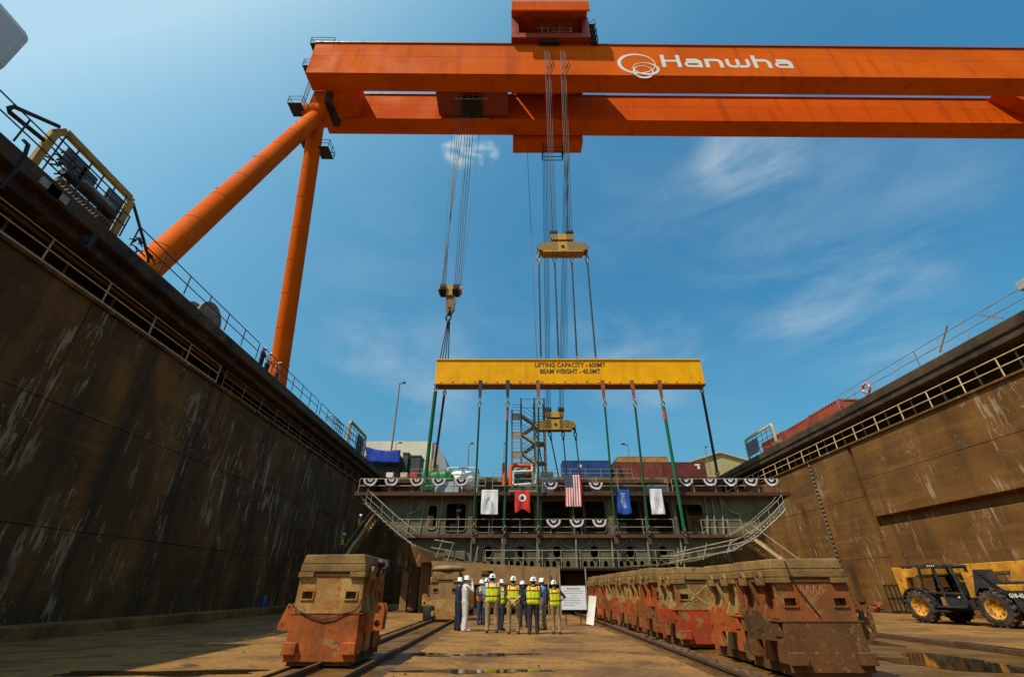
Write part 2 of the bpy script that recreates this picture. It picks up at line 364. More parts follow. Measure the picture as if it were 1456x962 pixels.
# ================================================================== the dock
XL, XR, ZQ, ZGL, ZGR = -17.0, 26.4, 14.0, 11.75, 11.4
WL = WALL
Y0, Y1 = -40.0, 60.0
floor = MB().box(XL-3, XR+3, Y0, Y1+1, -.9, -.06).build('dock_floor', FLOOR2)
for xa, xb in ((-15.7, -4.75), (-2.45, 3.85), (13.45, 26.35)): MB().box(xa, xb, -8.4, 58, -.2, -.035).build('joint_filler', JOINT, floor); tag(floor, kind='structure')
# concrete slabs with open joints
slab_bands = [(-15.7, -9.2), (-9.17, -4.75), (-2.45, 3.85), (13.45, 20.0), (20.03, 26.35)]
for (xa, xb) in slab_bands:
    first = None
    for k in range(-3, 16):
        ya = 2.1+3.5*k
        if first is None:
            first = MB().box(xa, xb, ya, ya+3.36, -.3, 0).build('floor_slab', FLOOR, floor, bevel=.012); ya0 = ya
        else:
            link_copy(first, floor, (0, ya-ya0, random.uniform(-.006, .004)))
MB().box(XL-1, -15.75, Y0, Y1, -.3, .38).build('side_ledge', FLOOR, floor, bevel=.03)
MB().box(-4.7, -2.5, Y0, Y1, -.3, -.045).build('track_bed', FLOOR2, floor)
MB().box(3.9, 5.0, Y0, Y1, -.3, -.045).build('track_bed', FLOOR2, floor)
# crane / block rails set in the floor
def floor_rail(x, label):
    t = thing('floor_rail', label, 'rail', (x, 0, -.05), 'steel rails set in the dock floor')
    MB().box(x-.035, x+.035, -6, Y1-8, .02, .075).build('rail_head', STEELRAIL, t)
    MB().box(x-.012, x+.012, -6, Y1-8, -.045, .02).build('rail_web', STEELRAIL, t)
    MB().box(x-.075, x+.075, -6, Y1-8, -.05, -.03).build('rail_foot', STEELRAIL, t)
floor_rail(-4.12, 'rusty steel rail running under the lone tan and orange block on the left')
floor_rail(-3.05, 'rusty steel rail beside the standing group, right of the lone tan block')
floor_rail(4.3, 'rusty steel rail along the left foot of the right-hand block row')
# long twin kerb in front of the telehandler
k = thing('kerb_rail', 'low rusty twin kerb running past the parked yellow telehandler', 'kerb', (13.2, 0, -.05))
for dx in (0, .28):
    m = MB(); y = -6.
    while y < 45:
        l = random.uniform(2.5, 4.5); m = MB().box(13.05+dx, 13.13+dx, y, y+l-.03, -.06, .07+random.uniform(-.01, .015)); m.build('kerb_bar', STEELRAIL, k, bevel=.01); y += l

# ---- puddles: flat water with ragged outline, a few mm above the slabs
def puddle(label, cx, cy, rx, ry, seed, z=.006, n=44):
    rnd = random.Random(seed); ph = [rnd.uniform(0, 6.28) for _ in range(6)]
    pts = []
    for i in range(n):
        a = 2*math.pi*i/n
        w = 1+sum(math.sin((k+2)*a+ph[k])*.24/(k+1)**.6 for k in range(6))
        pts.append((cx+rx*math.cos(a)*w, cy+ry*math.sin(a)*w, z))
    o = MB().add(pts, [tuple(range(n))]).build('puddle', WATER); tag(o, label, 'puddle', 'puddles on the dock floor', 'structure')
puddle('ragged dark puddle left of the lone block in the sunlit strip', -6.9, 11.0, 1.7, .42, 1)
puddle('small dark puddle in the middle floor before the standing group', -.55, 13.9, .95, .24, 2)
puddle('puddle at the near edge mirroring the yellow vests', -.75, 11.25, 1.2, .28, 8)
puddle('thin wet patch beside the left floor rail', -2.1, 13.9, .5, .3, 5)
puddle('shallow water lying by the block row under the right kerb', 10.2, 13.0, 1.5, 1.2, 6, z=-.052)
puddle('long shallow pool between the right block row and kerb', 11.0, 19.5, 1.0, 3.2, 9, z=-.052)

# ---- side walls as cast panels with open joints, gallery slot and coping slab
def dock_wall(side, label):
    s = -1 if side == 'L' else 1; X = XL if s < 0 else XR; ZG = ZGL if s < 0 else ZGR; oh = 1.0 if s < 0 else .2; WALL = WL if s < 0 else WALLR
    t = thing('dock_wall', label, 'wall', (X, 0, 0))
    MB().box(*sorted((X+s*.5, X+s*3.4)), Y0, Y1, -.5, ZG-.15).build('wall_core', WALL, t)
    y = Y0; k = 0; lens = [8.0]*20
    cuts = [Y0, -30, -20, -10, -2, 6, 14, 22.5, 29, 35.6, 41.4, 47, 52.5, Y1] if s > 0 else [Y0, -30, -20, -10, -1, 7, 15.5, 24, 32.5, 41, 50, Y1]
    for a, b in zip(cuts, cuts[1:]):
        j = .018; lower = s > 0 and b <= 35.6
        g = .30 if (s > 0 and b == 35.6) else j
        lifts = ((-.4, 2.6), (2.62, 5.38), (6.05, 8.6), (8.62, ZG-.14)) if lower else ((-.4, 3.4), (3.42, 7.5), (7.52, ZG-.14))
        for z0, z1 in lifts:
            if b < 3: 
                if z0 > 0: continue
                z0, z1 = -.4, ZG-.14
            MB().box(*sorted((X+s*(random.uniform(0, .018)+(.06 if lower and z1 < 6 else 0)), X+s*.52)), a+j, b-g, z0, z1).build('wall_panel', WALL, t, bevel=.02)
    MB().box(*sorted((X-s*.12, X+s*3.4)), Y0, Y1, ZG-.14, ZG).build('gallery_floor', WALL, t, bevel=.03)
    MB().box(*sorted((X+s*2.2, X+s*3.4)), Y0, Y1, ZG, 13.0).build('gallery_back_wall', COPE, t)
    MB().box(*sorted((X-s*oh*.55, X+s*3.4)), Y0, Y1, 12.95, 13.35).build('gallery_ceiling', COPE, t, bevel=.04)
    MB().box(*sorted((X-s*oh, X+s*3.4)), Y0, Y1, 13.35, ZQ).build('coping', COPE, t, bevel=.08)
    post = None
    for i in range(30):
        y = -10+i*2.45
        if y > Y1: break
        if post is None: post = MB().tube((X+s*.75, y, ZG), (X+s*.75, y, 12.97), .06, n=8).build('gallery_post', BROWNRAIL, t); y0 = y
        else: link_copy(post, t, (0, y-y0, 0))
    return t
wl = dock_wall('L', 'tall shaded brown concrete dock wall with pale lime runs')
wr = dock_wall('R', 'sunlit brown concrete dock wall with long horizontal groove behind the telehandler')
# pipes and brackets under the left coping
for i, (dx, z, r) in enumerate(((-.25, 13.12, .16), (.15, 12.72, .09), (1.2, 12.6, .12))):
    o = MB().tube((XL-dx, Y0, z), (XL-dx, Y1-2, z), r, n=10).build('service_pipe', RUSTD)
    tag(o, ('thick dark service pipe hung highest beneath the left coping', 'thin dark service pipe hung below the left coping edge', 'brown service pipe inside the left gallery')[i], 'pipe', 'pipes along the left gallery')
h = MB().path([atX(0, 268, -15.8), atX(20, 245, -15.75), atX(35, 222, -15.7), atX(40, 206, -15.7), atX(34, 200, -16.2)], .06).build('hanging_hose', BLACK)
tag(h, 'black hose drooping over the left coping below the looped guard', 'hose')
h = MB().path([atX(118, 345, -15.9)+V((0, 0, .25)), atX(112, 348, -15.9), atX(122, 352, -15.9), atX(132, 340, -15.9), atX(136, 332, -15.9)], .11).build('fender_tyre', BLACK)
tag(h, 'black curved fender hose hanging under the left coping by the yellow frame', 'fender')
for i, (u, v) in enumerate(((180, 518), (68, 560))):
    p = atX(u*.24+20, 140+v*.26, -15.95)
    o = MB().box(-15.99, -15.93, p.y, p.y+.75, 13.45, 13.75).build('wall_notice', GALV); tag(o, 'small pale plate on the left coping face, %s' % ('nearer the frame' if i == 0 else 'the lower one'), 'plate', 'plates on the left coping')
headwall = thing('dock_wall', 'dark concrete end wall of the dock behind the ship section', 'wall', (5, Y1, 0))
for i in range(8):
    a = XL-1+i*5.75; MB().box(a+.03, a+5.72, Y1+random.uniform(0, .05), Y1+1.2, -.4, 13.2).build('wall_panel', WALL, headwall, bevel=.05)
MB().box(XL-1.5, XR+1.5, Y1-.4, Y1+2, 13.22, ZQ).build('coping', WALL, headwall, bevel=.06)
gate = thing('dock_wall', 'plain closing wall at the near end of the dock', 'wall', (5, Y0, 0))
MB().box(XL-3, XR+3, Y0-1, Y0-.02, -.4, ZQ-.02).build('wall_panel', WALL, gate)
g = MB()
g.box(-2500, XL-2.6, -1500, 3500, ZQ-.6, ZQ-.02); g.box(XR+2.6, 2500, -1500, 3500, ZQ-.6, ZQ-.02)
g.box(XL-2.6, XR+2.6, Y1+1.3, 3500, ZQ-.6, ZQ-.024); g.box(XL-2.6, XR+2.6, -1500, Y0-.5, ZQ-.6, ZQ-.024)
tag(g.build('quay_ground', QUAY), kind='structure')

# ---- railings
railing('railing', 'cream railing along the left gallery below the coping', [(XL+.05, 2, ZGL), (XL+.05, 24, ZGL)], 1.05, 2.9, CREAM, .036, rails=(1.0, .55), toe=True)
railing('railing', 'dull brown far railing along the left gallery towards the ship', [(XL+.05, 24.6, ZGL), (XL+.05, 58, ZGL)], 1.05, 2.2, BROWNRAIL, .034, rails=(1.0, .66, .33), toe=True)
railing('railing', 'cream railing along the right gallery above the sunlit wall', [(XR-.05, 8, ZGR), (XR-.05, 58, ZGR)], 1.05, 2.4, CREAM, .04, rails=(1.0, .5))
railing('railing', 'dark quay railing between the yellow frame and the near crane leg', [(XL+1.05, 14.8, ZQ), (XL+1.05, 25.4, ZQ)], 1.05, 1.9, DARK, .03, rails=(1.0, .5))
railing('railing', 'dark quay railing past the cable reel before the far crane leg', [(XL+1.05, 25.9, ZQ), (XL+1.05, 35.4, ZQ)], 1.05, 1.7, DARK, .03, rails=(1.0, .5))
railing('railing', 'dark quay railing beyond the far crane leg on the left', [(XL+1.05, 36, ZQ), (XL+1.05, 49, ZQ)], 1.05, 1.7, DARK, .03, rails=(1.0, .5))
railing('railing', 'dark quay railing at the top left edge below the pale cabin', [(XL+1.05, 3, ZQ), (XL+1.05, 14.2, ZQ)], 1.05, 2.2, DARK, .03, rails=(1.0, .5))
railing('railing', 'grey quay railing along the right coping with the lifebuoy', [(XR-.15, 12, ZQ), (XR-.15, 26.5, ZQ), (XR-.15, 34.6, ZQ)], 1.05, 1.9, GALV, .03, rails=(1.0, .5))
railing('railing', 'grey railing on the far end wall above the ship on the left', [(-13, Y1-.2, ZQ), (-7.5, Y1-.2, ZQ)], 1.05, 1.8, GALV, .035)
railing('railing', 'grey railing on the far end wall before the blue container', [(-2.5, Y1-.2, ZQ), (15.5, Y1-.2, ZQ)], 1.05, 2.0, GALV, .035)
t = thing('brace', 'slanting brown brace leaning on the right quay railing', 'brace', (XR-.15, 21, ZQ))
a, b = atX(1347, 462, XR-.15), atX(1336, 501, XR-.15)
MB().bar(a, b, .06).build('strut', BROWNRAIL, t)
MB().bar(atX(1393, 448, XR-.15), atX(1425, 452, XR-.15), .06).build('strut', BROWNRAIL, t)
p = atX(1233, 552, XR-.15); m = MB()
ring = thing('lifebuoy', 'orange lifebuoy hung on the right quay railing', 'lifebuoy', p)
for k in range(4):
    a0 = k*math.pi/2
    pts = [p+V((-.08, math.cos(a0+i*math.pi/12)*.34, math.sin(a0+i*math.pi/12)*.34)) for i in range(6)]
    MB().path(pts, .085, n=8).build('ring_segment', M('lifebuoy_orange', (.70, .09, .03), rough=.5), ring)
    c = p+V((-.08, math.cos(a0-.13)*.34, math.sin(a0-.13)*.34)); d = V((0, -math.sin(a0-.13), math.cos(a0-.13)))
    MB().tube(c-d*.05, c+d*.05, .092, n=8).build('white_band', WHITEP, ring)

# ---- right-hand wall details
def wall_chain(label, Y, x, z0, z1):
    t = thing('chain', label, 'chain', (x, Y, z1))
    l0 = None; z = z1; i = 0
    while z > z0:
        if l0 is None: l0 = MB().box(x-.06, x+.02, Y-.10, Y+.10, z-.17, z).build('chain_link', BLACK, t); z00 = z
        elif i % 2 == 0: link_copy(l0, t, (0, 0, z-z00))
        else: MB().box(x-.05, x+.01, Y-.09, Y+.09, z-.17, z).build('chain_link', PRIMER2, t)
        z -= .17; i += 1
wall_chain('black and white banded draught strip hanging down the sunlit right wall', atX(1210, 850, XR).y, XR-.04, .5, ZGR+.2)
for i, (u, v0, v1, w) in enumerate(((1178, 705, 800, .55), (1140, 715, 800, .5))):
    a = atX(u, v0, XR); b = atX(u+24, v1, XR); m = MB().prism([(XR-.02, a.y-.12, a.z), (XR-.02, a.y+.12, a.z), (XR-.02, a.y+.3, .6), (XR-.02, a.y-.4, .6)], (-.16, 0, 0))
    tag(m.build('wall_rib', WALL, bevel=.04), 'tapering concrete rib on the right wall, %s the banded strip' % ('next to' if i == 0 else 'farther behind'), 'rib', 'concrete ribs on the right wall')

# ================================================================== gantry crane
GZ, GT, GT2 = 52.95, 58.9, 57.7
XA, XB = -23.6, 78.0
crane = thing('gantry_crane', 'huge orange twin-girder gantry crane spanning the dock with white lettering', 'crane', (0, 35, ZQ))
def girder(name, ya, yb, zt):
    g = MB().box(XA, XB, ya, yb, GZ, zt).build(name, ORANGE, crane, bevel=.06)
    MB().box(XA-.05, XB, ya-.14, ya+.3, zt+.005, zt+.16).build('top_flange', M('girder_flange_dark', (.36, .05, .008), rough=.5), g)
    MB().box(XA-.05, XB, ya-.05, ya-.003, GZ-.07, GZ-.004).build('bottom_flange', ORANGE, g)
    s0 = None
    for i in range(22):
        x = XA+2.2+i*4.6
        if s0 is None: s0 = MB().box(x-.035, x+.035, ya-.012, ya-.002, GZ+.05, zt-.05).build('weld_seam', ORANGE, g); x0 = x
        else: link_copy(s0, g, (x-x0, 0, 0))
    MB().box(XA+.1, XB, ya-.010, ya-.002, GZ+(zt-GZ)*.56, GZ+(zt-GZ)*.56+.05).build('weld_seam', ORANGE, g)
    return g
g1 = girder('front_girder', 31.05, 33.25, GT); g2 = girder('rear_girder', 36.75, 39.05, GT2)
MB().box(XA+1.5, XA+4.6, 33.26, 36.74, GZ+.05, GT2-.4).build('end_tie', ORANGE, crane, bevel=.06)
MB().box(66.0, 69.5, 33.26, 36.74, GZ+.05, GT2-.4).build('end_tie', ORANGE, crane, bevel=.06)
MB().prism([(62.2, 36.7, GT2-.3), (66.1, 36.7, GZ+.1), (66.1, 36.7, GT2-.3)], (0, -1.6, 0)).build('tie_gusset', ORANGE, crane)
MB().box(4.2, 5.3, 33.26, 36.74, GT2-1.0, GT2-.1).build('cross_tie', ORANGE, crane)
rg = MB().hexa([(74, 26, ZQ), (77, 26, ZQ), (77, 29, ZQ), (74, 29, ZQ)], [(71, 31.2, GZ), (77.5, 31.2, GZ), (77.5, 33.1, GZ), (71, 33.1, GZ)])
rg.hexa([(74, 41, ZQ), (77, 41, ZQ), (77, 44, ZQ), (74, 44, ZQ)], [(71, 36.9, GZ), (77.5, 36.9, GZ), (77.5, 38.9, GZ), (71, 38.9, GZ)])
rg.build('rigid_leg', ORANGE, crane)
# A-frame hinged leg
AP = V((-23.2, 35.0, 51.0)); FN = V((-23.9, 21.9, ZQ)); FF = V((-23.7, 43.9, ZQ))
for P, nm in ((FN, 'near'), (FF, 'far')):
    d = (AP-P).normalized()
    leg = MB().tube(P, AP-d*.5, .90, .86, n=28).build('leg', ORANGE, crane)
    for f in (.2, .3, .4, .5, .6, .7, .8, .9):
        c = P.lerp(AP, f); MB().tube(c-d*.05, c+d*.05, 0.92-.04*f, n=28, caps=False).build('weld_ring', ORANGE, leg)
    MB().box(P.x-1.5, P.x+1.5, P.y-3.2, P.y+3.2, ZQ, ZQ+1.4).build('bogie', DARK, crane, bevel=.1)
MB().lathe([(.05, -1.35), (1.25, -1.35), (1.35, -.6), (1.35, .6), (1.25, 1.35), (.05, 1.35)], AP+V((0, 0, -.1)), (1, 0, 0), 24).build('leg_head', ORANGE, crane)
MB().hexa([(-24, 33.9, 51.3), (-22, 33.9, 51.3), (-22, 36.1, 51.3), (-24, 36.1, 51.3)], [(-23.5, 33.4, GZ+.3), (-19.8, 33.4, GZ+.3), (-19.8, 36.6, GZ+.3), (-23.5, 36.6, GZ+.3)]).build('hinge_saddle', ORANGE, crane, bevel=.05)
hp = MB().box(-21.9, -21.2, 33.35, 36.7, 51.2, GZ-.02).build('hinge_pin_housing', DARK, crane)
for i in range(9): MB().sphere((-21.14, 33.6+i*.36, 51.5+i*.12), .09, 6).build('bolt', GALV, hp)
def platform(name, c, sx, sy, hgt=1.1):
    p = MB().box(c[0]-sx, c[0]+sx, c[1]-sy, c[1]+sy, c[2]-.06, c[2]).build(name, DARK, crane); m = MB()
    for x in (-sx, sx):
        for y in (-sy, 0, sy): m.tube((c[0]+x, c[1]+y, c[2]), (c[0]+x, c[1]+y, c[2]+hgt), .035, n=5)
        for z in (.55, 1.1): m.tube((c[0]+x, c[1]-sy, c[2]+z), (c[0]+x, c[1]+sy, c[2]+z), .035, n=5)
    for y in (-sy, sy):
        for z in (.55, 1.1): m.tube((c[0]-sx, c[1]+y, c[2]+z), (c[0]+sx, c[1]+y, c[2]+z), .035, n=5)
    m.build('guard_rail', DARK, p)
platform('service_platform', (-25.0, 33.8, 50.3), .8, .9)
platform('service_platform', (-24.6, 35.8, 47.9), .5, 1.4); platform('service_platform', (-22.0, 36.6, 46.4), .7, .9)
platform('service_platform', (-24.2, 32.6, GT-3.5), .5, 1.0); platform('service_platform', (-23.0, 32.0, GT+.2), 1.4, .9, 1.0)
platform('service_platform', (65.2, 36.5, 47.4), 1.6, 1.6)
m = MB()
for dy in (-.3, .3): m.tube((-24.1, 33.1+dy, 49.9), (-24.1, 33.1+dy, GT+.6), .04, n=5)
for i in range(26): m.tube((-24.1, 32.8, 50+i*.36), (-24.1, 33.4, 50+i*.36), .025, n=4)
m.build('ladder', DARK, crane)
m = MB()
for i, f in enumerate((.42, .60)):
    c = FN.lerp(AP, f)+V((-.5, -.55, .5)); m.sphere(c, .11, 8)
m.build('marker_lamp', DARK, crane)

# ---- white lettering and ring emblem on the front girder (flat print)
LET = M('white_lettering', (.72, .70, .66), (.66, .64, .6), rough=.6, fine=.04, bump=0)
YF = 31.05
def gz(u, v): p = atY(u, v, YF-.02); return p
def stroke(m, pts, w, closed=False):
    pts = [V((a, b, 0)) for a, b in pts]; n = len(pts); L_, R_ = [], []
    for i, p in enumerate(pts):
        a = pts[(i-1) % n] if (closed or i > 0) else None; b = pts[(i+1) % n] if (closed or i < n-1) else None
        d1 = (p-a).normalized() if a else None; d2 = (b-p).normalized() if b else None
        d = ((d1 or d2)+(d2 or d1)).normalized(); nn = V((-d.y, d.x, 0)); c = max(.5, nn.dot(V((-(d1 or d2).y, (d1 or d2).x, 0))))
        L_.append(p+nn*w/2/c); R_.append(p-nn*w/2/c)
    vs = []
    for q in L_+R_: vs.append((q.x, YF-.02, q.y))
    m.add(vs, [(i, (i+1) % n, n+(i+1) % n, n+i) for i in range(n if closed else n-1)])
def arc(cx, cy, rx, ry, a0, a1, n=8): return [(cx+rx*math.cos(math.radians(a0+(a1-a0)*i/n)), cy+ry*math.sin(math.radians(a0+(a1-a0)*i/n))) for i in range(n+1)]
pL, pR = gz(943, 96), gz(1126, 99)
bx, wx = pL.x, (pR.x-pL.x); zb, zt_ = 54.55, 57.0
xh = zb+(zt_-zb)*.70; w = .46
def letters():
    n6 = wx/6.45
    lw, gp = n6*.92, n6*.16
    x = bx
    def nw(k=1.0):
        nonlocal x
        a, b = x, x+lw*k; x = b+gp; return a+w/2, b-w/2
    r = .5
    a, b = nw(1.08); m = MB(); stroke(m, [(a, zb), (a, zt_)], w); stroke(m, [(b, zb), (b, zt_)], w); stroke(m, [(a+w/2, (zb+zt_)/2+.05), (b-w/2, (zb+zt_)/2+.05)], w*.85); yield m
    def la():
        a, b = nw(); m = MB(); t = xh-w/2
        stroke(m, [(a+.1, t), (b-r, t)]+arc(b-r, t-r, r, r, 90, 0)[1:]+[(b, zb)], w)
        mid = zb+(xh-zb)*.60
        stroke(m, [(b-w/2, mid), (a+.35, mid)]+arc(a+.35, (mid+zb+w/2)/2, .35, (mid-zb-w/2)/2, 90, 270)[1:]+[(b-w/2, zb+w/2)], w*.8); return m
    yield la()
    def ln(tall=False):
        a, b = nw(); m = MB(); t = xh-w/2
        stroke(m, [(a, zb), (a, zt_+.05 if tall else xh)], w)
        stroke(m, [(a+w/2, t), (b-r, t)]+arc(b-r, t-r, r, r, 90, 0)[1:]+[(b, zb)], w); return m
    yield ln()
    a, b = nw(1.35); m = MB(); t = zb+w/2; c = (a+b)/2
    stroke(m, [(a, xh), (a, t+r)]+arc(a+r, t+r, r, r, 180, 270)[1:]+[(c-r*.4, t), (c, t+.3), (c, xh)], w*.9)
    stroke(m, [(c, t+.3), (c+r*.4, t), (b-r, t)]+arc(b-r, t+r, r, r, 270, 360)[1:]+[(b, xh)], w*.9); yield m
    yield ln(True)
    yield la()
for m in letters(): m.build('painted_letter', LET, g1)
def ringband(cx, cy, rx, ry, off, th, tilt):
    m = MB(); n = 48; vs = []
    for i in range(n):
        a = 2*math.pi*i/n; k = .5+.5*math.cos(a-off); wd = th*(.25+.75*k)
        for s_ in (1, -1):
            x = (rx+s_*wd/2)*math.cos(a); y = (ry+s_*wd/2)*math.sin(a)
            vs.append((cx+x*math.cos(tilt)-y*math.sin(tilt), YF-.02-.002*off, cy+x*math.sin(tilt)+y*math.cos(tilt)))
    return m.add(vs, [(2*i, 2*i+1, (2*i+3) % (2*n), (2*i+2) % (2*n)) for i in range(n)])
c1, c2, c3 = gz(905, 86), gz(918, 91), gz(914, 92)
ringband(c1.x, c1.z-.45, 2.1, 1.85, math.radians(170), .42, 0).build('painted_emblem_ring', LET, g1)
ringband(c2.x-.1, c2.z-.7, 1.45, 1.1, math.radians(330), .34, math.radians(-10)).build('painted_emblem_ring', LET, g1)
ringband(c3.x-.1, c3.z-1.15, 1.1, 1.15, math.radians(260), .34, 0).build('painted_emblem_ring', LET, g1)

crane.rotation_euler = (0, 0, 0.0085)

# ---- upper trolley
DRED = M('trolley_dark_red', (.30, .035, .008), (.24, .03, .008), scale=.4, rough=.5)
tx0, tx1 = atY(727, 40, 30.3).x, atY(838, 40, 30.3).x
ut = thing('upper_trolley', 'orange upper hoist trolley with corrugated fascia on top of the girders', 'trolley', (4.6, 35, GT+.2))
zt0, zt1, zf = GT+.22, 63.6, 61.55
fx0, fx1 = atY(727, 10, 28.6).x, atY(838, 10, 28.6).x
MB().box(fx0, fx1, 28.6, 41.0, zt1-.02, zt1+.2).build('roof', ORANGE, ut)
fas = MB().box(fx0, fx1, 28.6, 28.72, zf, zt1-.03).build('fascia', ORANGE, ut)
r0 = None
for i in range(38):
    x = fx0+.12+i*(fx1-fx0-.24)/37
    if r0 is None: r0 = MB().box(x-.06, x+.06, 28.52, 28.597, zf+.02, zt1-.06).build('corrugation_rib', ORANGE, fas); x0 = x
    else: link_copy(r0, fas, (x-x0, 0, 0))
for a, b in ((tx0, tx0+.9), (tx1-.9, tx1)):
    MB().box(a, b, 30.3, 41, zt0, zt1-.03).build('side_frame', DRED, ut)
MB().box(tx0+.91, tx1-.91, 30.3, 31.2, zt0, zt0+.9).build('sill_beam', DRED, ut)
MB().box(tx0+.91, tx1-.91, 33.5, 33.8, zt0+.9, zt1-.03).build('back_panel', DRED, ut)
MB().box(tx0+.2, tx1-.2, 39.3, 41.2, 52.2, zt0+.3).build('rear_skirt', ORANGE, ut, bevel=.05)
cab = MB().box(3.6, 5.2, 39.6, 41.0, 50.9, 52.18); cab = MB()
for x in (4.0, 6.6):
    for y in (39.6, 41.0): cab.tube((x, y, 50.6), (x, y, 52.2), .06, n=5)
for z in (50.6, 51.3):
    for y in (39.6, 41.0): cab.tube((4.0, y, z), (6.6, y, z), .06, n=5)
    for x in (4.0, 6.6): cab.tube((x, 39.6, z), (x, 41, z), .06, n=5)
cab.build('rear_cage', DARK, ut)
wn = MB(); xm = (tx0+tx1)/2-.1
wn.box(xm-1.3, xm+1.1, 30.6, 33.4, zt0-.4, zt0+1.4); wn.build('winch_housing', BLACK, ut)
fr = MB()
for x in (xm-.9, xm-.2, xm+1.2, xm+2.6): fr.tube((x, 30.4, zt0+.7), (x, 30.4, zt1-.03), .07, n=5)
for z, a, b in ((zt0+.7, xm-1.4, xm+1.4), (zt0+2.1, xm-1.6, xm+2.7), (zt0+1.4, xm+.2, xm+2.7)): fr.tube((a, 30.4, z), (b, 30.4, z), .08, n=5)
fr.tube((xm-.2, 30.4, zt0+2.1), (xm+1.2, 30.4, zt1-.3), .05, n=5); fr.tube((xm+1.2, 30.4, zt0+2.1), (xm+2.6, 30.4, zt1-.3), .05, n=5)
fr.build('winch_frame', BROWNRAIL, ut)
sd = MB()
for z in [zt0-.3+i*1.25 for i in range(4)]:
    sd.box(tx1+.02, tx1+.9, 30.6, 32.0, z, z+.06)
    for y in (30.6, 32.0): sd.tube((tx1+.9, y, z), (tx1+.9, y, z+1.25), .045, n=5)
    sd.tube((tx1+.05, 30.6, z+.1), (tx1+.85, 30.6, z+1.2), .04, n=5)
    sd.tube((tx1+.9, 30.6, z+.7), (tx1+.9, 32.0, z+.7), .04, n=5)
sd.build('access_stair', DARK, ut)
# ---- lower trolley between the girders
l0, l1 = atY(623, 150, 35.3).x, atY(722, 150, 35.3).x
lt = thing('lower_trolley', 'dark red lower hoist trolley slung between the two girders', 'trolley', ((l0+l1)/2, 35, GZ))
MB().box(l0, l1, 33.4, 36.5, GZ+.25, GT+.6).build('trolley_body', DRED, lt, bevel=.04)
MB().box(l0+3, l1-3.2, 33.8, 36.2, GZ-.3, GZ+.24).build('sheave_housing', BLACK, lt)
fr = MB()
for x in [l0+2.4+i*.7 for i in range(6)]: fr.tube((x, 33.7, GZ-.5), (x, 33.7, GZ+.25), .05, n=5)
fr.tube((l0+2.2, 33.7, GZ-.5), (l0+6.2, 33.7, GZ-.5), .06, n=5); fr.tube((l0+2.2, 36.3, GZ-.5), (l0+6.2, 36.3, GZ-.5), .06, n=5)
fr.build('sheave_guard', GALV, lt)
# ================================================================== lifting gear
def hazard_mat():
    m = bpy.data.materials.new('hazard_stripes'); m.use_nodes = True; N = m.node_tree.nodes; L = m.node_tree.links; b = N['Principled BSDF']; b.inputs['Roughness'].default_value = .5
    tc = N.new('ShaderNodeTexCoord'); sx = N.new('ShaderNodeSeparateXYZ'); L.new(tc.outputs['Object'], sx.inputs[0])
    def mth(op, a, c=None):
        n = N.new('ShaderNodeMath'); n.operation = op
        for i, q in enumerate((a, c)):
            if q is None: continue
            if isinstance(q, (int, float)): n.inputs[i].default_value = q
            else: L.new(q, n.inputs[i])
        return n.outputs[0]
    ax = mth('ABSOLUTE', sx.outputs[0])
    d = mth('FRACT', mth('MULTIPLY', mth('ADD', ax, mth('MULTIPLY', sx.outputs[2], 1.0)), 3.3))
    st = mth('MULTIPLY', mth('GREATER_THAN', d, .5), mth('GREATER_THAN', ax, .42))
    x = N.new('ShaderNodeMix'); x.data_type = 'RGBA'; x.inputs[6].default_value = (.50, .26, .012, 1); x.inputs[7].default_value = (.018, .014, .01, 1); L.new(st, x.inputs[0]); L.new(x.outputs[2], b.inputs['Base Color'])
    return m
HAZ = hazard_mat()
def shackle(m, p, q, r=.13):
    """two linked bows between p and q"""
    p, q = V(p), V(q); n = 3
    for i in range(n):
        a, b = p.lerp(q, i/n), p.lerp(q, (i+1)/n); c = (a+b)/2; l = (b-a).length*.62; d = (b-a).normalized()
        s_ = d.cross(V((0, 1, 0)) if i % 2 else V((1, .2, 0))).normalized()
        pts = [c+d*l*.9*math.cos(t)+s_*r*math.sin(t) for t in [k*2*math.pi/10 for k in range(10)]]
        m.path(pts, r*.42, n=5, closed=True)
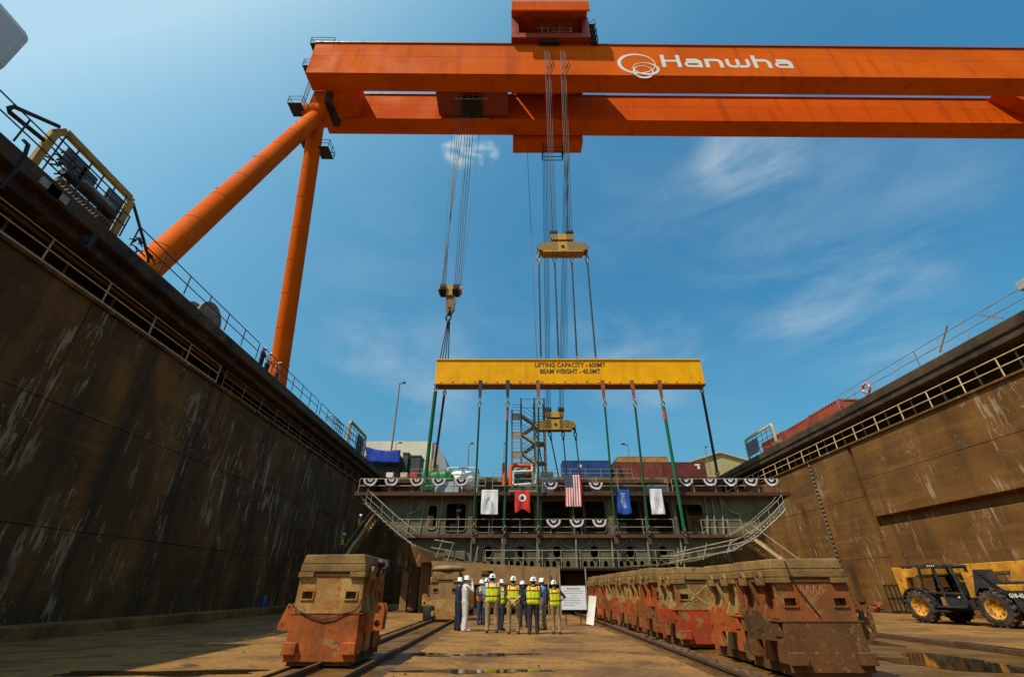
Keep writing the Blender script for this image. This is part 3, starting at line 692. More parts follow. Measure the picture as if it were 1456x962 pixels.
def spreader(label, c, sc, ropes_top, sling_ends, group):
    """hexagonal striped spreader; c = centre of the lower body"""
    t = thing('spreader_beam', label, 'spreader', c, group); c = V(c)
    w, h = 2.48*sc, .55*sc
    def hexp(hw, a, bz, tz): return [(c.x-hw, c.z-a*.2), (c.x-hw*.86, c.z+bz*.62), (c.x-hw*.45, c.z+tz), (c.x+hw*.45, c.z+tz), (c.x+hw*.86, c.z+bz*.62), (c.x+hw, c.z-a*.2), (c.x+hw*.93, c.z-h*.75), (c.x+hw*.72, c.z-h), (c.x-hw*.72, c.z-h), (c.x-hw*.93, c.z-h*.75)]
    body = MB().prism([(x, c.y-.45*sc, z) for x, z in hexp(w, h, h, h)], (0, .9*sc, 0)).build('spreader_body', HAZ, t, bevel=.03)
    MB().tube((c.x, c.y-.5*sc, c.z-.05), (c.x, c.y+.5*sc, c.z-.05), .17*sc, n=14).build('centre_pin', BLACK, body)
    MB().box(c.x-w*.78, c.x+w*.78, c.y-.50*sc, c.y+.50*sc, c.z-h-.16*sc, c.z-h-.005).build('bottom_flange', YELLOWD, t)
    up = MB().prism([(c.x+a*sc, c.y-.38*sc, c.z+b*sc) for a, b in ((-.95, h/sc+.32), (.95, h/sc+.32), (1.14, h/sc+.62), (1.14, h/sc+1.02), (-1.14, h/sc+1.02), (-1.14, h/sc+.62))], (0, .76*sc, 0)).build('sheave_block', HAZ, t, bevel=.03)
    MB().box(c.x-.3*sc, c.x+.3*sc, c.y-.3*sc, c.y+.3*sc, c.z+h, c.z+h+.33*sc).build('swivel', DARK, t)
    for sx_ in (-.78, .78):
        for k in (-.27, 0, .27):
            MB().tube((c.x+(sx_+k)*sc-.09*sc, c.y, c.z+h+1.28*sc), (c.x+(sx_+k)*sc+.09*sc, c.y, c.z+h+1.28*sc), .44*sc, n=14, smooth=False).build('sheave', BLACK, t)
    for sx_, top in zip((-.78, .78), ropes_top):
        for k in range(4):
            o = (k-1.5)*.17*sc; q = V(top)+V(((k-1.5)*.2, (k % 2)*.3, 0))
            MB().tube((c.x+sx_*sc+o, c.y-.2+.1*(k % 3), c.z+h+1.3*sc), q, .030 if sc < .9 else .034, n=5).build('hoist_rope', ROPE, t)
    m4 = [c.x-w*.93, c.x-w*.32, c.x+w*.34, c.x+w*.93]
    for x, e in zip(m4, sling_ends):
        a = V((x, c.y, c.z-h*.75)); e = V(e); d = (e-a).normalized(); b = a+d*1.5*sc
        m = MB(); m.tube(a+V((0, -.2, .1)), a+V((0, .2, .1)), .15*sc, n=8); shackle(m, a, b, .17*sc); m.build('shackle', GALV if sc > .9 else DARK, t)
        sl = MB().tube(b, e-d*.3, .075*sc, n=6).build('wire_sling', DARK, t)
        mm = MB(); shackle(mm, e-d*.35, e+d*.1, .13); mm.build('end_link', GALV, sl)
    return t
BY, BD = 34.0, .9
bx0, bx1 = atY(618, 546, BY).x, atY(1003, 546, BY).x
bz0, bz1 = atY(810, 546, BY).z, atY(810, 512, BY).z
beam = thing('lifting_beam', 'long yellow lifting beam with capacity lettering hanging above the ship section', 'lifting beam', ((bx0+bx1)/2, BY+BD/2, bz0))
bb = MB().box(bx0, bx1, BY, BY+BD, bz0+.05, bz1).build('box_girder', YELLOW, beam, bevel=.03)
MB().box(bx0-.03, bx1+.03, BY-.08, BY+BD+.08, bz1+.003, bz1+.09).build('top_flange', YELLOW, beam)
MB().box(bx0-.03, bx1+.03, BY-.08, BY+BD+.08, bz0-.06, bz0+.047).build('bottom_flange', M('beam_underside_rust', (.30, .10, .01), (.2, .07, .01), rough=.6), beam)  # bottom flange coloured a deeper orange-brown than the beam
bolt0 = None
for i in range(24):
    x = bx0+.5+i*(bx1-bx0-1)/23
    if bolt0 is None: bolt0 = MB().tube((x, BY-.06, bz0+.2), (x, BY-.003, bz0+.2), .075, n=8).build('bolt_head', YELLOW, beam); x0 = x
    else: link_copy(bolt0, beam, (x-x0, 0, .08*(i % 2)))
for u in (1035, 1125, 1215, 1305):
    x = atY(600+u/3.467, 512, BY).x if u > 1000 else atY(600+(u-560)/3.467*1.2, 512, BY).x
    MB().plate([(-.16, 0), (.16, 0), (.16, .14), (.08, .26), (-.08, .26), (-.16, .14)], [], (x, BY+.4, bz1+.09), (1, 0, 0), (0, 0, 1), (0, .08, 0)).build('top_lug', YELLOW, beam)
for txt, v, sz in (('LIFTING CAPACITY - 600MT', 519, .66), ('BEAM WEIGHT - 45.0MT', 528, .66)):
    c = atY(810.5, v, BY); vs, fs = text_geo(txt, sz, .004, .022, 1.0)
    wd = max(p[0] for p in vs)-min(p[0] for p in vs); tw = (atY(861, v, BY).x-atY(761, v, BY).x)*(1 if v < 525 else .86); k = tw/wd
    MB().add([(c.x+x*k, BY-.008-z, c.z+y*.85) for x, y, z in vs], fs).build('painted_lettering', BPRINT, bb)
hang_u = (683, 722, 765, 857, 899, 938)
hangers = []
for u in hang_u:
    p = atY(u, 548, BY-.12); m = MB(); z = p.z
    m.plate([(-.16, .45), (.16, .45), (.16, 0), (.09, -1.15), (-.09, -1.15), (-.16, 0)], [ell(0, -1.02, .05, n=8)], (p.x, BY-.10, z), (1, 0, 0), (0, 0, 1), (0, -.10, 0))
    m.build('hanger_plate', DARK if u in (683, 722) else M('hanger_rust', (.32, .09, .02), (.12, .05, .02), scale=5), beam, bevel=.01)
    hangers.append(V((p.x, BY-.15, z-1.15)))
# front spreader carries the beam
fc = atY(799.5, 354, 34.45)
spreader('striped yellow and black spreader carrying the right half of the yellow beam', fc, 1.0,
         [atY(778.5, 72, 30.4), atY(800.5, 72, 30.4)],
         [V((atY(u, 508, 34.45).x, 34.45, bz1+.15)) for u in (769, 794, 820, 847)], 'striped spreaders on hoist ropes')
rc = atY(789.5, 604, 44)
SHZ = 7.7
spreader('striped yellow and black lower spreader hanging behind the yellow beam', rc, .83,
         [atY(775, 205, 40.4), atY(806, 205, 40.4)],
         [V((atY(u, 660, 44).x, 44, SHZ+.3)) for u in (778, 800, 806, 826)], 'striped spreaders on hoist ropes')
for i, (u0, u1) in enumerate(((749, 764), (807, 806))):
    a = atY(u0, 197, 40.6); b = atY(u1, 515 if i == 0 else 508, 36.5)
    tag(MB().tube(a, V((b.x, 36.5, bz1-1 if i == 0 else b.z)), .03, n=5).build('tag_line', ROPE), ('thin slack line hanging left of the front spreader', 'thin line hanging right behind the front spreader')[i], 'rope', 'thin lines under the rear trolley')
# ---- left hook block on the beam end
hb = atY(640, 413, 34.45); hk = thing('hook_block', 'black and yellow hook block above the left end of the yellow beam', 'hook block', hb)
for s_ in (-1, 1):
    for k in range(3):
        x = hb.x+s_*(.42+k*.18); MB().tube((x-.07, hb.y, hb.z), (x+.07, hb.y, hb.z), .62, n=16, smooth=False).build('sheave', BLACK, hk)
    MB().box(hb.x+s_*.62-.42, hb.x+s_*.62+.42, hb.y-.5, hb.y+.5, hb.z-.18, hb.z+.15).build('sheave_cover', YELLOWD, hk)
MB().box(hb.x-.3, hb.x+.3, hb.y-.35, hb.y+.35, hb.z-.75, hb.z+.45).build('cross_head', YELLOWD, hk, bevel=.04)
c = V((hb.x+.08, hb.y, hb.z-1.4))
MB().plate([(-.36, .8), (.4, .8), (.46, .1), (.42, -.7), (.2, -1.15), (-.15, -1.15), (-.36, -.6)], [ell(.02, -.65, .16, n=10)], (c.x, c.y-.2, c.z), (1, 0, 0), (0, 0, 1), (0, .4, 0)).build('hook_body', M('hook_rust', (.22, .10, .03), (.1, .05, .02), scale=4), hk, bevel=.03)
m = MB(); shackle(m, c+V((0, -.1, -.7)), c+V((-.05, -.1, -2.4)), .22); m.build('shackle', DARK, hk)
for i, u in enumerate((625.5, 629, 633, 637)):
    e = V((atY(u, 512, 34.45).x, 34.3+.1*i, bz1+.1)); MB().tube(c+V((-.08+.06*i, 0, -1.9)), e, .05, n=6).build('wire_sling', DARK, hk)
for s_, (ut_, ub) in ((-1, (655, 631)), (1, (669, 652))):
    for k in range(4):
        a = atY(ut_+(k-1.5)*3.6, 165, 35.0); MB().tube(V((hb.x+s_*(.42+k*.15), hb.y-.2+.1*k, hb.z+.3)), V((a.x, 34.4+.3*k, GZ-.2)), .036, n=5).build('hoist_rope', ROPE, hk)
for u0, u1, k in ((641, 630, 0), (685, 655, 1)):
    a = atY(u0, 190, 35); MB().tube(V((atY(u1, 408, 34.45).x, 34.45, hb.z)), V((a.x, 35, GZ+.2)), .022, n=5).build('guide_rope', ROPE, hk)

# ---- slings from beam to ship
YS = 35.0
def sling(label, a, b, r, mat, band=None):
    a, b = V(a), V(b); d = (b-a).normalized(); t = thing('lifting_sling', label, 'sling', a, 'slings between the beam and the ship section')
    m = MB(); shackle(m, a+d*.02, a+d*.75, .13); m.build('top_shackle', GALV, t)
    MB().tube(a+d*.6, b-d*.5, r, n=8).build('sling_strap', mat, t)
    if band: MB().tube(a+d*.95, a+d*1.7, r*1.15, n=8).build('colour_band', M('sling_orange_band', (.62, .09, .02), rough=.8), t)
    m = MB(); shackle(m, b-d*.6, b, .14); m.build('bottom_shackle', M('shackle_rust', (.2, .11, .06), (.1, .06, .04), scale=5), t)
lab = ('first of the six slings under the hanger plates, dark green', 'green sling hanging just left of the steel stair tower', 'green sling hanging in front of the stair tower and lower spreader', 'green sling passing between the national flag and blue flag', 'green sling passing between the blue flag and right white flag', 'thick bright green slanting sling right of all the flags')
for h_, (ub, vb), l_, r_ in zip(hangers, ((673, 757), (717, 760), (765, 760), (876, 760), (923, 760), (975, 764)), lab, (.075, .085, .075, .075, .085, .13)):
    e = atY(ub, vb, YS-.12); sling(l_, h_, e, r_, GREENSLING if ub == 975 else GREENSLING2, band=ub in (717, 975))
sling('bright green sling at the far left end of the yellow beam', V((bx0+.15, BY-.1, bz0)), atY(604, 688, YS+.3), .15, GREENSLING)
BSL = M('black_sling', (.03, .032, .035), (.05, .03, .02), scale=5, rough=.8)
sling('black sling beside the far left green one', V((bx0+.75, BY+.8, bz0)), atY(616, 676, YS+2.5), .10, BSL)
sling('black and brown sling at the right end of the yellow beam', V((bx1-.2, BY+.4, bz0)), atY(1021, 678, YS+2.0), .11, BSL)

# ================================================================== ship section
YD = 45.5
ship = thing('ship_section', 'grey-green ship hull section with two open decks, portholes and railings', 'ship', (4.45, 40, 2.8))
def S(u, v, Y=YS): return atY(u, v, Y)
Zt = S(800, 700).z; Zm = S(800, 760).z; Zb = S(800, 806).z
outl = [S(505, 699), S(530, 724), S(560, 752), S(590, 776), S(625, 790), S(665, 799), S(715, 806)]
outr = [S(1124, 702), S(1102, 733), S(1070, 762), S(1035, 783), S(990, 797), S(940, 803), S(890, 806)]
def shell(pts, nm):
    """curved shell plating, one strip per strake"""
    for a, b in zip(pts, pts[1:]):
        d = (b-a).normalized(); nrm = V((-d.z, 0, d.x)); nrm = nrm if nrm.z > 0 else -nrm
        m = MB(); o = nrm*.10
        for k in range(4):
            y0, y1 = YS+.02+k*(YD-YS)/4, YS-.01+(k+1)*(YD-YS)/4
            A, B = V((a.x, 0, a.z)), V((b.x, 0, b.z)); f0 = 1-.02*k; f1 = 1-.02*(k+1)
            def sh(p, f, y): return V((4.45+(p.x-4.45)*f, y, p.z))
            m.hexa([sh(A, f0, y0), sh(B, f0, y0), sh(B, f1, y1), sh(A, f1, y1)], [sh(A, f0, y0)+o, sh(B, f0, y0)+o, sh(B, f1, y1)+o, sh(A, f1, y1)+o])
        m.build(nm, PRIMER, ship)
shell(outl, 'shell_plate'); shell(outr, 'shell_plate')
XLt, XRt = outl[0].x, outr[0].x
def deck(nm, z, xa, xb, th, mat, y0=YS, y1=YD):
    d = MB().box(xa, xb, y0, y1, z-th, z).build(nm, mat, ship, bevel=.015)
    MB().box(xa, xb, y0-.06, y0-.004, z-th+.02, z+.04).build('edge_plate', HULLRED if z > 6 else DECKRUST, d)
    return d
deck('upper_deck', Zt, XLt, XRt, .22, DECKRUST); deck('lower_deck', Zm, S(563, 760).x, S(1070, 760).x, .20, DECKRUST)
MB().box(S(690, 806).x, S(930, 806).x, YS+.05, YD, Zb-.18, Zb).build('bottom_plate', HULLRED, ship)
# bulkhead, upper storey, with real openings
YBK = YS+.7
def BX(u, v=730): return atY(u, v, YBK).x
def BZ(v): return atY(800, v, YBK).z
zu0, zu1 = Zm+.003, Zt-.23
op = []
def opening(u0, u1, v0, v1, r=.3): return rr(BX(u0), BX(u1), max(BZ(v1), zu0+.06), min(BZ(v0), zu1-.1), r)
holes = [opening(608, 622, 717, 752, .28), opening(634, 663, 715, 755, .25), opening(677, 760, 711, 757), opening(770, 861, 711, 757), opening(877, 954, 711, 757), opening(962, 1000, 716, 757, .2)]
sl = lambda pts, z: pts
def xo(pts, z):      # hull half-breadth at height z
    for a, b in zip(pts, pts[1:]):
        if min(a.z, b.z) <= z <= max(a.z, b.z): return a.x+(b.x-a.x)*(z-a.z)/(b.z-a.z)
    return pts[-1].x
nz = 6; zz = [zu0+(zu1-zu0)*i/nz for i in range(nz+1)]
outer = [(xo(outl, z)+.12, z) for z in zz][::-1]+[(xo(outr, z)-.12, z) for z in zz]
bk = MB().plate(outer, holes, (0, YBK, 0), (1, 0, 0), (0, 0, 1), (0, .06, 0)).build('upper_bulkhead', PRIMER, ship)
for hl in holes:
    MB().path([(a, YBK-.02, b) for a, b in hl], .05, n=6, closed=True).build('opening_rim', PRIMER2 if hl is holes[0] else PRIMER, bk)
# inside: back wall, columns, clutter
MB().box(S(600, 730).x, S(1010, 730).x, YBK+4.5, YBK+4.6, zu0, zu1).build('inner_bulkhead', PRIMER, ship)
for u in (716, 815, 834, 917, 648, 985): MB().box(BX(u)-.1, BX(u)+.1, YBK+1.2, YBK+1.4, zu0, zu1).build('inner_column', PRIMER, ship)
for u, w_ in ((640, .5), (655, .7), (700, .9), (745, .6), (800, 1.0), (890, .8), (938, .7)):
    z = zu0; MB().box(BX(u)-w_/2, BX(u)+w_/2, YBK+2, YBK+2.7, zu0+.003, zu0+random.uniform(.5, 1.4)).build('inner_locker', random.choice([PRIMER2, GALV, DARK]), ship, bevel=.02)
for u in (648, 649.5, 651): MB().sphere((BX(u, 730), YBK+1.0, BZ(722 if u != 649.5 else 733)), .13, 8).build('work_lamp_shade', WHITEP, ship)
# columns on the bulkhead face
for u, w_ in ((765.5, .35), (868.5, .42), (958, .3), (669, .34), (815, .14), (917, .16), (716, .12)):
    MB().box(BX(u)-w_/2, BX(u)+w_/2, YBK-.16, YBK-.012, zu0, zu1).build('web_frame', PRIMER, ship, bevel=.02)
for u in (600, 625, 700, 1026, 582): MB().bar((BX(u+3), YBK-.05, zu1), (BX(u-1 if u < 800 else u+6), YBK-.05, zu0), .07, .07).build('stiffener', PRIMER2, ship)
for u, s_ in ((577, 1), (1053, -1)):   # curved knees under the deck
    pts = [V((BX(u)+s_*(.15-.0+1.0*math.sin(t)), YBK-.05, zu1-1.15+1.0*(1-math.cos(t)))) for t in [i*math.pi/2/7 for i in range(8)]]
    MB().path(pts, .07, n=6).build('knee_bracket', PRIMER2, ship)
    MB().tube((pts[0].x, YBK-.05, pts[0].z), (pts[0].x, YBK-.05, pts[0].z-.55), .06, n=6).build('knee_foot', PRIMER2, ship)
for u in (1000, 1010, 1022): # curved frames on the right
    pts = [V((BX(u)+.25*math.sin(t*1.8), YBK-.12, zu0+(zu1-zu0)*t)) for t in [i/8 for i in range(9)]]
    MB().path(pts, .07, n=6).build('curved_frame', PRIMER2, ship)
# bulkhead, lower storey, portholes
zl0, zl1 = Zb+.003, Zm-.205
pu = (694, 741, 792, 845, 896, 943)
YBL = YS+.35
def LX(u): return atY(u, 784, YBL).x
def LZ(v): return atY(800, v, YBL).z
holes = [ell(LX(u), LZ(784), .29, .40, 18) for u in pu]
for u in pu:
    for du in (-14, -4.5, 5.5, 15):
        z0 = zl0+.06; x = LX(u+du); holes.append([(x-.14, z0), (x+.14, z0), (x+.14, z0+.22), (x+.07, z0+.36), (x-.07, z0+.36), (x-.14, z0+.22)])
zz = [zl0+(zl1-zl0)*i/5 for i in range(6)]
outer = [(xo(outl, z)+.14, z) for z in zz][::-1]+[(xo(outr, z)-.14, z) for z in zz]
lb = MB().plate(outer, holes, (0, YBL, 0), (1, 0, 0), (0, 0, 1), (0, .06, 0)).build('lower_bulkhead', PRIMER, ship)
for u in pu:
    rim = MB().lathe([(.285, -.0), (.285, -.07), (.345, -.07), (.345, 0.0)], (0, 0, 0), (0, 1, 0), 20)
    rim.v = [(x+LX(u), y+YBL-.003, (z*1.32)+LZ(784)) for x, y, z in rim.v]; rim.build('porthole_rim', PRIMER, lb)
for i, u in enumerate((670, 717, 766, 819, 870, 921, 968)):
    MB().box(LX(u)-.05, LX(u)+.05, YBL-.3, YBL-.004, zl0, zl1).build('web_frame', PRIMER2, ship, bevel=.01)
    for s_ in (-1, 1):
        pts = [V((LX(u)+s_*(.1+1.0*math.sin(t)), YBL-.08, zl1-.62+.6*(1-math.cos(t)))) for t in [k*math.pi/2/6 for k in range(7)]]
        if 0 < i < 6: MB().path(pts, .045, n=5).build('arch_bracket', PRIMER2, ship)
MB().box(LX(660), LX(975), YBL+3, YBL+3.1, zl0, zl1).build('inner_bulkhead', PRIMER, ship)
for u in (640, 655): MB().box(LX(u)-.35, LX(u)+.35, YBL-.33, YBL-.01, LZ(800), LZ(783)).build('locker', PRIMER, ship, bevel=.03)
# padeyes where slings land
for ub in (673, 717, 765, 876, 923, 975):
    p = atY(ub, 764, YS-.1); MB().plate([(-.14, -.4), (.14, -.4), (.14, .1), (.08, .25), (-.08, .25), (-.14, .1)], [ell(0, .08, .06, n=8)], (p.x, YS-.14, p.z), (1, 0, 0), (0, 0, 1), (0, .07, 0)).build('padeye', DECKRUST, ship)
# railings on the ship
def srail(nm, pts, h, sp, mat, r=.028, rails=(1., .5)):
    pts = [V(p) for p in pts]; m = MB()
    for k in rails: m.path([p+V((0, 0, h*k)) for p in pts], r, n=6)
    rl = m.build(nm, mat, ship); first = None
    for a, b in zip(pts, pts[1:]):
        n = max(1, round((b-a).length/sp))
        for i in range(n+1):
            p = a.lerp(b, i/n)
            if first is None: first = MB().tube(p, p+V((0, 0, h)), r, n=6).build('post', mat, rl); p0 = p
            else: link_copy(first, rl, p-p0)
RW = M('white_rail_paint', (.32, .28, .20), (.20, .165, .11), scale=3, rough=.6)
srail('deck_railing', [(XLt+.2, YS+.1, Zt), (S(690, 700).x, YS+.1, Zt)], 1.02, 2.3, RW, .035)
srail('deck_railing', [(S(700, 700).x, YS+.1, Zt), (S(952, 700).x, YS+.1, Zt)], 1.02, 1.9, GALV)
srail('deck_railing', [(S(958, 700).x, YS+.1, Zt), (XRt-.6, YS+.1, Zt)], 1.02, 1.6, RW, .035)
srail('deck_railing', [(S(563, 757).x, YS+.06, Zm), (S(960, 757).x, YS+.06, Zm)], 1.05, 2.1, PRIMER2, .03)
srail('deck_railing', [(S(1000, 757).x, YS+.06, Zm), (S(1058, 757).x, YS+.06, Zm)], 1.0, 1.1, RW, .03)
srail('lower_railing', [(S(690, 803).x, YS-.25, Zb), (S(960, 803).x, YS-.25, Zb)], 1.05, 1.35, GALV, .028, (1., .52))
srail('deck_railing', [(XLt+.4, YD-.2, Zt), (XRt-.5, YD-.2, Zt)], 1.02, 2.2, GALV, .03)
# stairs with handrails following the flare of the hull
def flare_stair(label, pts, off):
    pts = [V((p.x, YS-.25, p.z))+off for p in pts]
    t = thing('flare_stair', label, 'stair', pts[0], 'stairs following the flare of the hull')
    for dy in (-.45, .35):
        MB().path([p+V((0, dy, 0)) for p in pts], .045, n=6).build('stringer', GALV, t)
        for h in ((.5, .95) if dy < 0 else (.95,)): MB().path([p+V((0, dy, h)) for p in pts], .024, n=6).build('handrail', RW, t)
    tr = None
    for a, b in zip(pts, pts[1:]):
        n = max(2, round((b-a).length/.36))
        for i in range(n):
            p = a.lerp(b, i/n)
            if tr is None: tr = MB().box(p.x-.15, p.x+.15, p.y-.45, p.y+.35, p.z-.02, p.z+.02).build('tread', GALV, t); p0 = p
            else: link_copy(tr, t, p-p0)
            if i % 3 == 0: MB().tube(p+V((0, -.45, 0)), p+V((0, -.45, .95)), .022, n=5).build('stanchion', RW, t)
flare_stair('galvanised stair following the left flare of the ship section', [outl[0].lerp(outl[1], .75)]+outl[1:4], V((.1, -.35, -.05)))
flare_stair('galvanised stair following the right flare of the ship section', [outr[0].lerp(outr[1], .75)]+outr[1:4], V((-.1, -.35, -.05)))
# loose scaffold frames under the flares
def scaffold(label, pts, links, mat=RW, r=.04):
    t = thing('scaffold_frame', label, 'scaffold', pts[0], 'scaffold frames round the hull')
    for a, b in links: MB().tube(pts[a], pts[b], r, n=6).build('scaffold_tube', mat, t)
P = [S(630, 766, 34.2), S(620, 792, 34.2), S(645, 771, 34.2), S(636, 797, 34.2), S(613, 778, 34.2), S(642, 783, 34.2), S(618, 767, 34.2), S(646, 772, 34.2)]
scaffold('tilted pale ladder-like frame under the left flare', P, ((0, 1), (2, 3), (4, 5), (6, 7)))
P = [S(680, 776, 34.3), S(674, 803, 34.3), S(764, 770, 34.3), S(764, 806, 34.3), S(714, 765, 34.3), S(714, 806, 34.3), S(724, 797, 34.3), S(724, 806, 34.3), S(819, 766, 34.3), S(820, 806, 34.3)]
scaffold('pale scaffold uprights before the portholes', P, ((0, 1), (2, 3), (4, 5), (6, 7), (8, 9)))
P = [S(962, 785, 34), S(1065, 762, 34), S(958, 790, 34), S(1060, 770, 34), S(950, 800, 34), S(1055, 780, 34), S(975, 776, 34), S(968, 802, 34), S(1005, 772, 34), S(1000, 795, 34), S(1040, 766, 34), S(1034, 786, 34), S(940, 790, 34), S(975, 790, 34), S(964, 778, 34), S(964, 806, 34)]
scaffold('pale scaffold walkway under the right flare', P, ((0, 1), (2, 3), (4, 5), (6, 7), (8, 9), (10, 11), (12, 13), (14, 15)))
# stairs from the right wall up to the ship
def gang(label, a, b, w, n):
    a, b = V(a), V(b); t = thing('access_stair', label, 'stair', a)
    d = (b-a).normalized(); s_ = V((0, 1, 0))
    for k in (-1, 1):
        MB().bar(a+s_*w/2*k, b+s_*w/2*k, .06, .22).build('stringer', CREAM, t)
        MB().tube(a+s_*w/2*k+V((0, 0, .95)), b+s_*w/2*k+V((0, 0, .95)), .035, n=6).build('handrail', CREAM, t)
    tr = None
    for i in range(n):
        p = a.lerp(b, (i+.5)/n)
        if tr is None: tr = MB().box(p.x-.14, p.x+.14, p.y-w/2+.03, p.y+w/2-.03, p.z-.02, p.z+.02).build('tread', CREAM, t); p0 = p
        else: link_copy(tr, t, p-p0)
gang('cream access stair rising to the right flare of the ship', S(1120, 806, 34.5)+V((.6, 0, -.6)), S(1066, 768, 34.5), 1.5, 16)
gang('dark access stair against the left wall under the ship', atY(488, 800, 40), atY(535, 735, 40), 1.2, 14)
# lower hull parts under the section
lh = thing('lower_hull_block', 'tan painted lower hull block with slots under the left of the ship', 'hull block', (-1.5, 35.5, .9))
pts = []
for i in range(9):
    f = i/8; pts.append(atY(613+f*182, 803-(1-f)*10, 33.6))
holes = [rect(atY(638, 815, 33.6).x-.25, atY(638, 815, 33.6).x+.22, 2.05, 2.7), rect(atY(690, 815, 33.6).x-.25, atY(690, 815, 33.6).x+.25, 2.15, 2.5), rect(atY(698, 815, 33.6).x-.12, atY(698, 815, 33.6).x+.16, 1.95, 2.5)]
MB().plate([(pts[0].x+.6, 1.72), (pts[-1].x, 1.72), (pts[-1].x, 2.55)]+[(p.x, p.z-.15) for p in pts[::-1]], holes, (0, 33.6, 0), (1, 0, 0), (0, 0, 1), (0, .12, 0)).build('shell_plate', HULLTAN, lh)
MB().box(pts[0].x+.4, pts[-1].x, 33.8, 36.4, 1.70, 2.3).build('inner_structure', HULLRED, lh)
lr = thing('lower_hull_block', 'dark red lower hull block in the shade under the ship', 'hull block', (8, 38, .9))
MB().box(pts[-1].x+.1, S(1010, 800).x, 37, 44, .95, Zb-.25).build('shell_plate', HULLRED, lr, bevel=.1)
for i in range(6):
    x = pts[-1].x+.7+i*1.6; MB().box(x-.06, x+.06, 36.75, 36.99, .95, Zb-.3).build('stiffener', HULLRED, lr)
for i, x in enumerate((-5.0, -2, 1, 6.5, 9.5, 12.5)):
    s_ = MB().box(x-.5, x+.5, *((34.2, 35.6) if x < 3 else (37.4, 39.2)), 0, 1.69 if x < 3 else .95).build('support_stool', RUSTD, bevel=.04)
    tag(s_, 'dark support stool under the lower hull, %s from the left' % ('first', 'second', 'third', 'fourth', 'fifth', 'sixth')[i], 'stool', 'support stools under the hull')
for i, (u, v0, v1) in enumerate(((795, 803, 858), (779, 808, 858), (832, 806, 850))):
    a = atY(u, v0, 33.4); o = MB().tube((a.x, 33.4, 0), (a.x, 33.4, a.z), .05, n=6).build('prop_post', GALV); tag(o, 'grey steel prop behind the standing group, %s' % ('middle one', 'left one', 'right one')[i], 'prop', 'steel props under the ship')
# shoring on the dark left side
for i, (u, w_) in enumerate(((575, .5), (590, .5), (603, .7), (540, .3))):
    p = atY(u, 840, 38); t = thing('shoring_post', 'brown shoring tower in the shade under the left flare, %s' % ('second from left', 'third from left', 'rightmost', 'leftmost')[i], 'shoring', (p.x, 38, 0), 'shoring posts under the left flare')
    zt_s = min(Zm-.2, xo([V((a.z, 0, a.x)) for a in outl], p.x) if False else 4.0)
    MB().box(p.x-w_/2, p.x+w_/2, 37.8, 38.3, 0, 2.6+.3*i*(i < 3)).build('column', RUSTD if i % 2 else HULLTAN, t, bevel=.03)
    MB().box(p.x-w_/2-.2, p.x+w_/2+.2, 37.6, 38.5, -.02, .12).build('base_plate', RUSTD, t)
# ================================================================== flags and bunting
def cloth_y(x, z, ph, amp): return amp*(.6*math.sin(x*5.2+ph+z*.7)+.4*math.sin(x*9.1-z*1.9+ph*2)+.35*math.sin(z*4.1+x*2+ph))
def flag(label, u0, u1, v0, v1, mats, colour, ph, Y=YS-.18, nx=26, nz=34, amp=.085, bottom=None):
    a, b = atY(u0, v0, Y), atY(u1, v1, Y); w, h = b.x-a.x, a.z-b.z
    t = thing('flag', label, 'flag', (a.x, Y, a.z), 'flags hung on the ship front')
    m = MB(); vs = []
    for j in range(nz+1):
        for i in range(nx+1):
            fx, fz = i/nx, j/nz; e = (bottom(fx) if bottom else 0)*fz
            x = a.x+w*(fx+.02*math.sin(fz*5+ph)*fz); z = a.z-h*fz-e+.03*math.sin(fx*6.3+ph)*(1-fz)*0
            vs.append((x, Y-cloth_y(x, z, ph, amp)*(.25+.75*fz)-.02, z))
    for j in range(nz):
        for i in range(nx):
            m.add([], [])
            m.f.append([j*(nx+1)+i, j*(nx+1)+i+1, (j+1)*(nx+1)+i+1, (j+1)*(nx+1)+i]); m.m.append(colour((i+.5)/nx, (j+.5)/nz)); m.s.append(True)
    m.v = vs
    o = m.build('cloth', mats, t); sd_ = o.modifiers.new('thick', 'SOLIDIFY'); sd_.thickness = .006
    def on(fx, fz, lift=.012):
        x = a.x+w*(fx+.02*math.sin(fz*5+ph)*fz); z = a.z-h*fz
        return V((x, Y-cloth_y(x, z, ph, amp)*(.25+.75*fz)-.02-lift, z))
    for fx in (.03, .97): MB().tube(on(fx, 0, 0), V((a.x+w*fx, YS+.08, a.z+.25)), .012, n=5).build('tie', ROPE, t)
    return t, on, o
def decal(parent, on, vs, fs, cx, cz, sx, sz, mat, name, rot=False):
    m = MB(); m.add([on(cx+(y if rot else x)*sx, cz+((x) if rot else -y)*sz) for x, y, z in vs], fs); m.build(name, mat, parent)
def us(fx, fz):
    if fx < .54 and fz < .40: return 2
    return 0 if int(fx*13) % 2 == 0 else 1
t, on, cl = flag('national flag of red and white stripes with starred blue canton', 802, 828, 675, 720, [REDC, WHITE, NAVYC], us, .4, nx=52, nz=40, amp=.05)
m = MB()
for r in range(9):
    for c in range(6 if r % 2 == 0 else 5):
        fx = .045+(c+(0 if r % 2 == 0 else .5))*.09; fz = .035+r*.042
        pts = []
        for k in range(10):
            rr_ = (.022 if k % 2 == 0 else .009); an = math.pi/2+k*math.pi/5; pts.append(on(fx+rr_*math.cos(an), fz-rr_*.55*math.sin(an), .014))
        m.add(pts, [tuple(range(10))])
m.build('star_print', WHITE, cl)
t, on, cl = flag('white flag with faint grey print left of the red flag', 685, 708, 696, 731, [WHITE], lambda a, b: 0, 1.3)
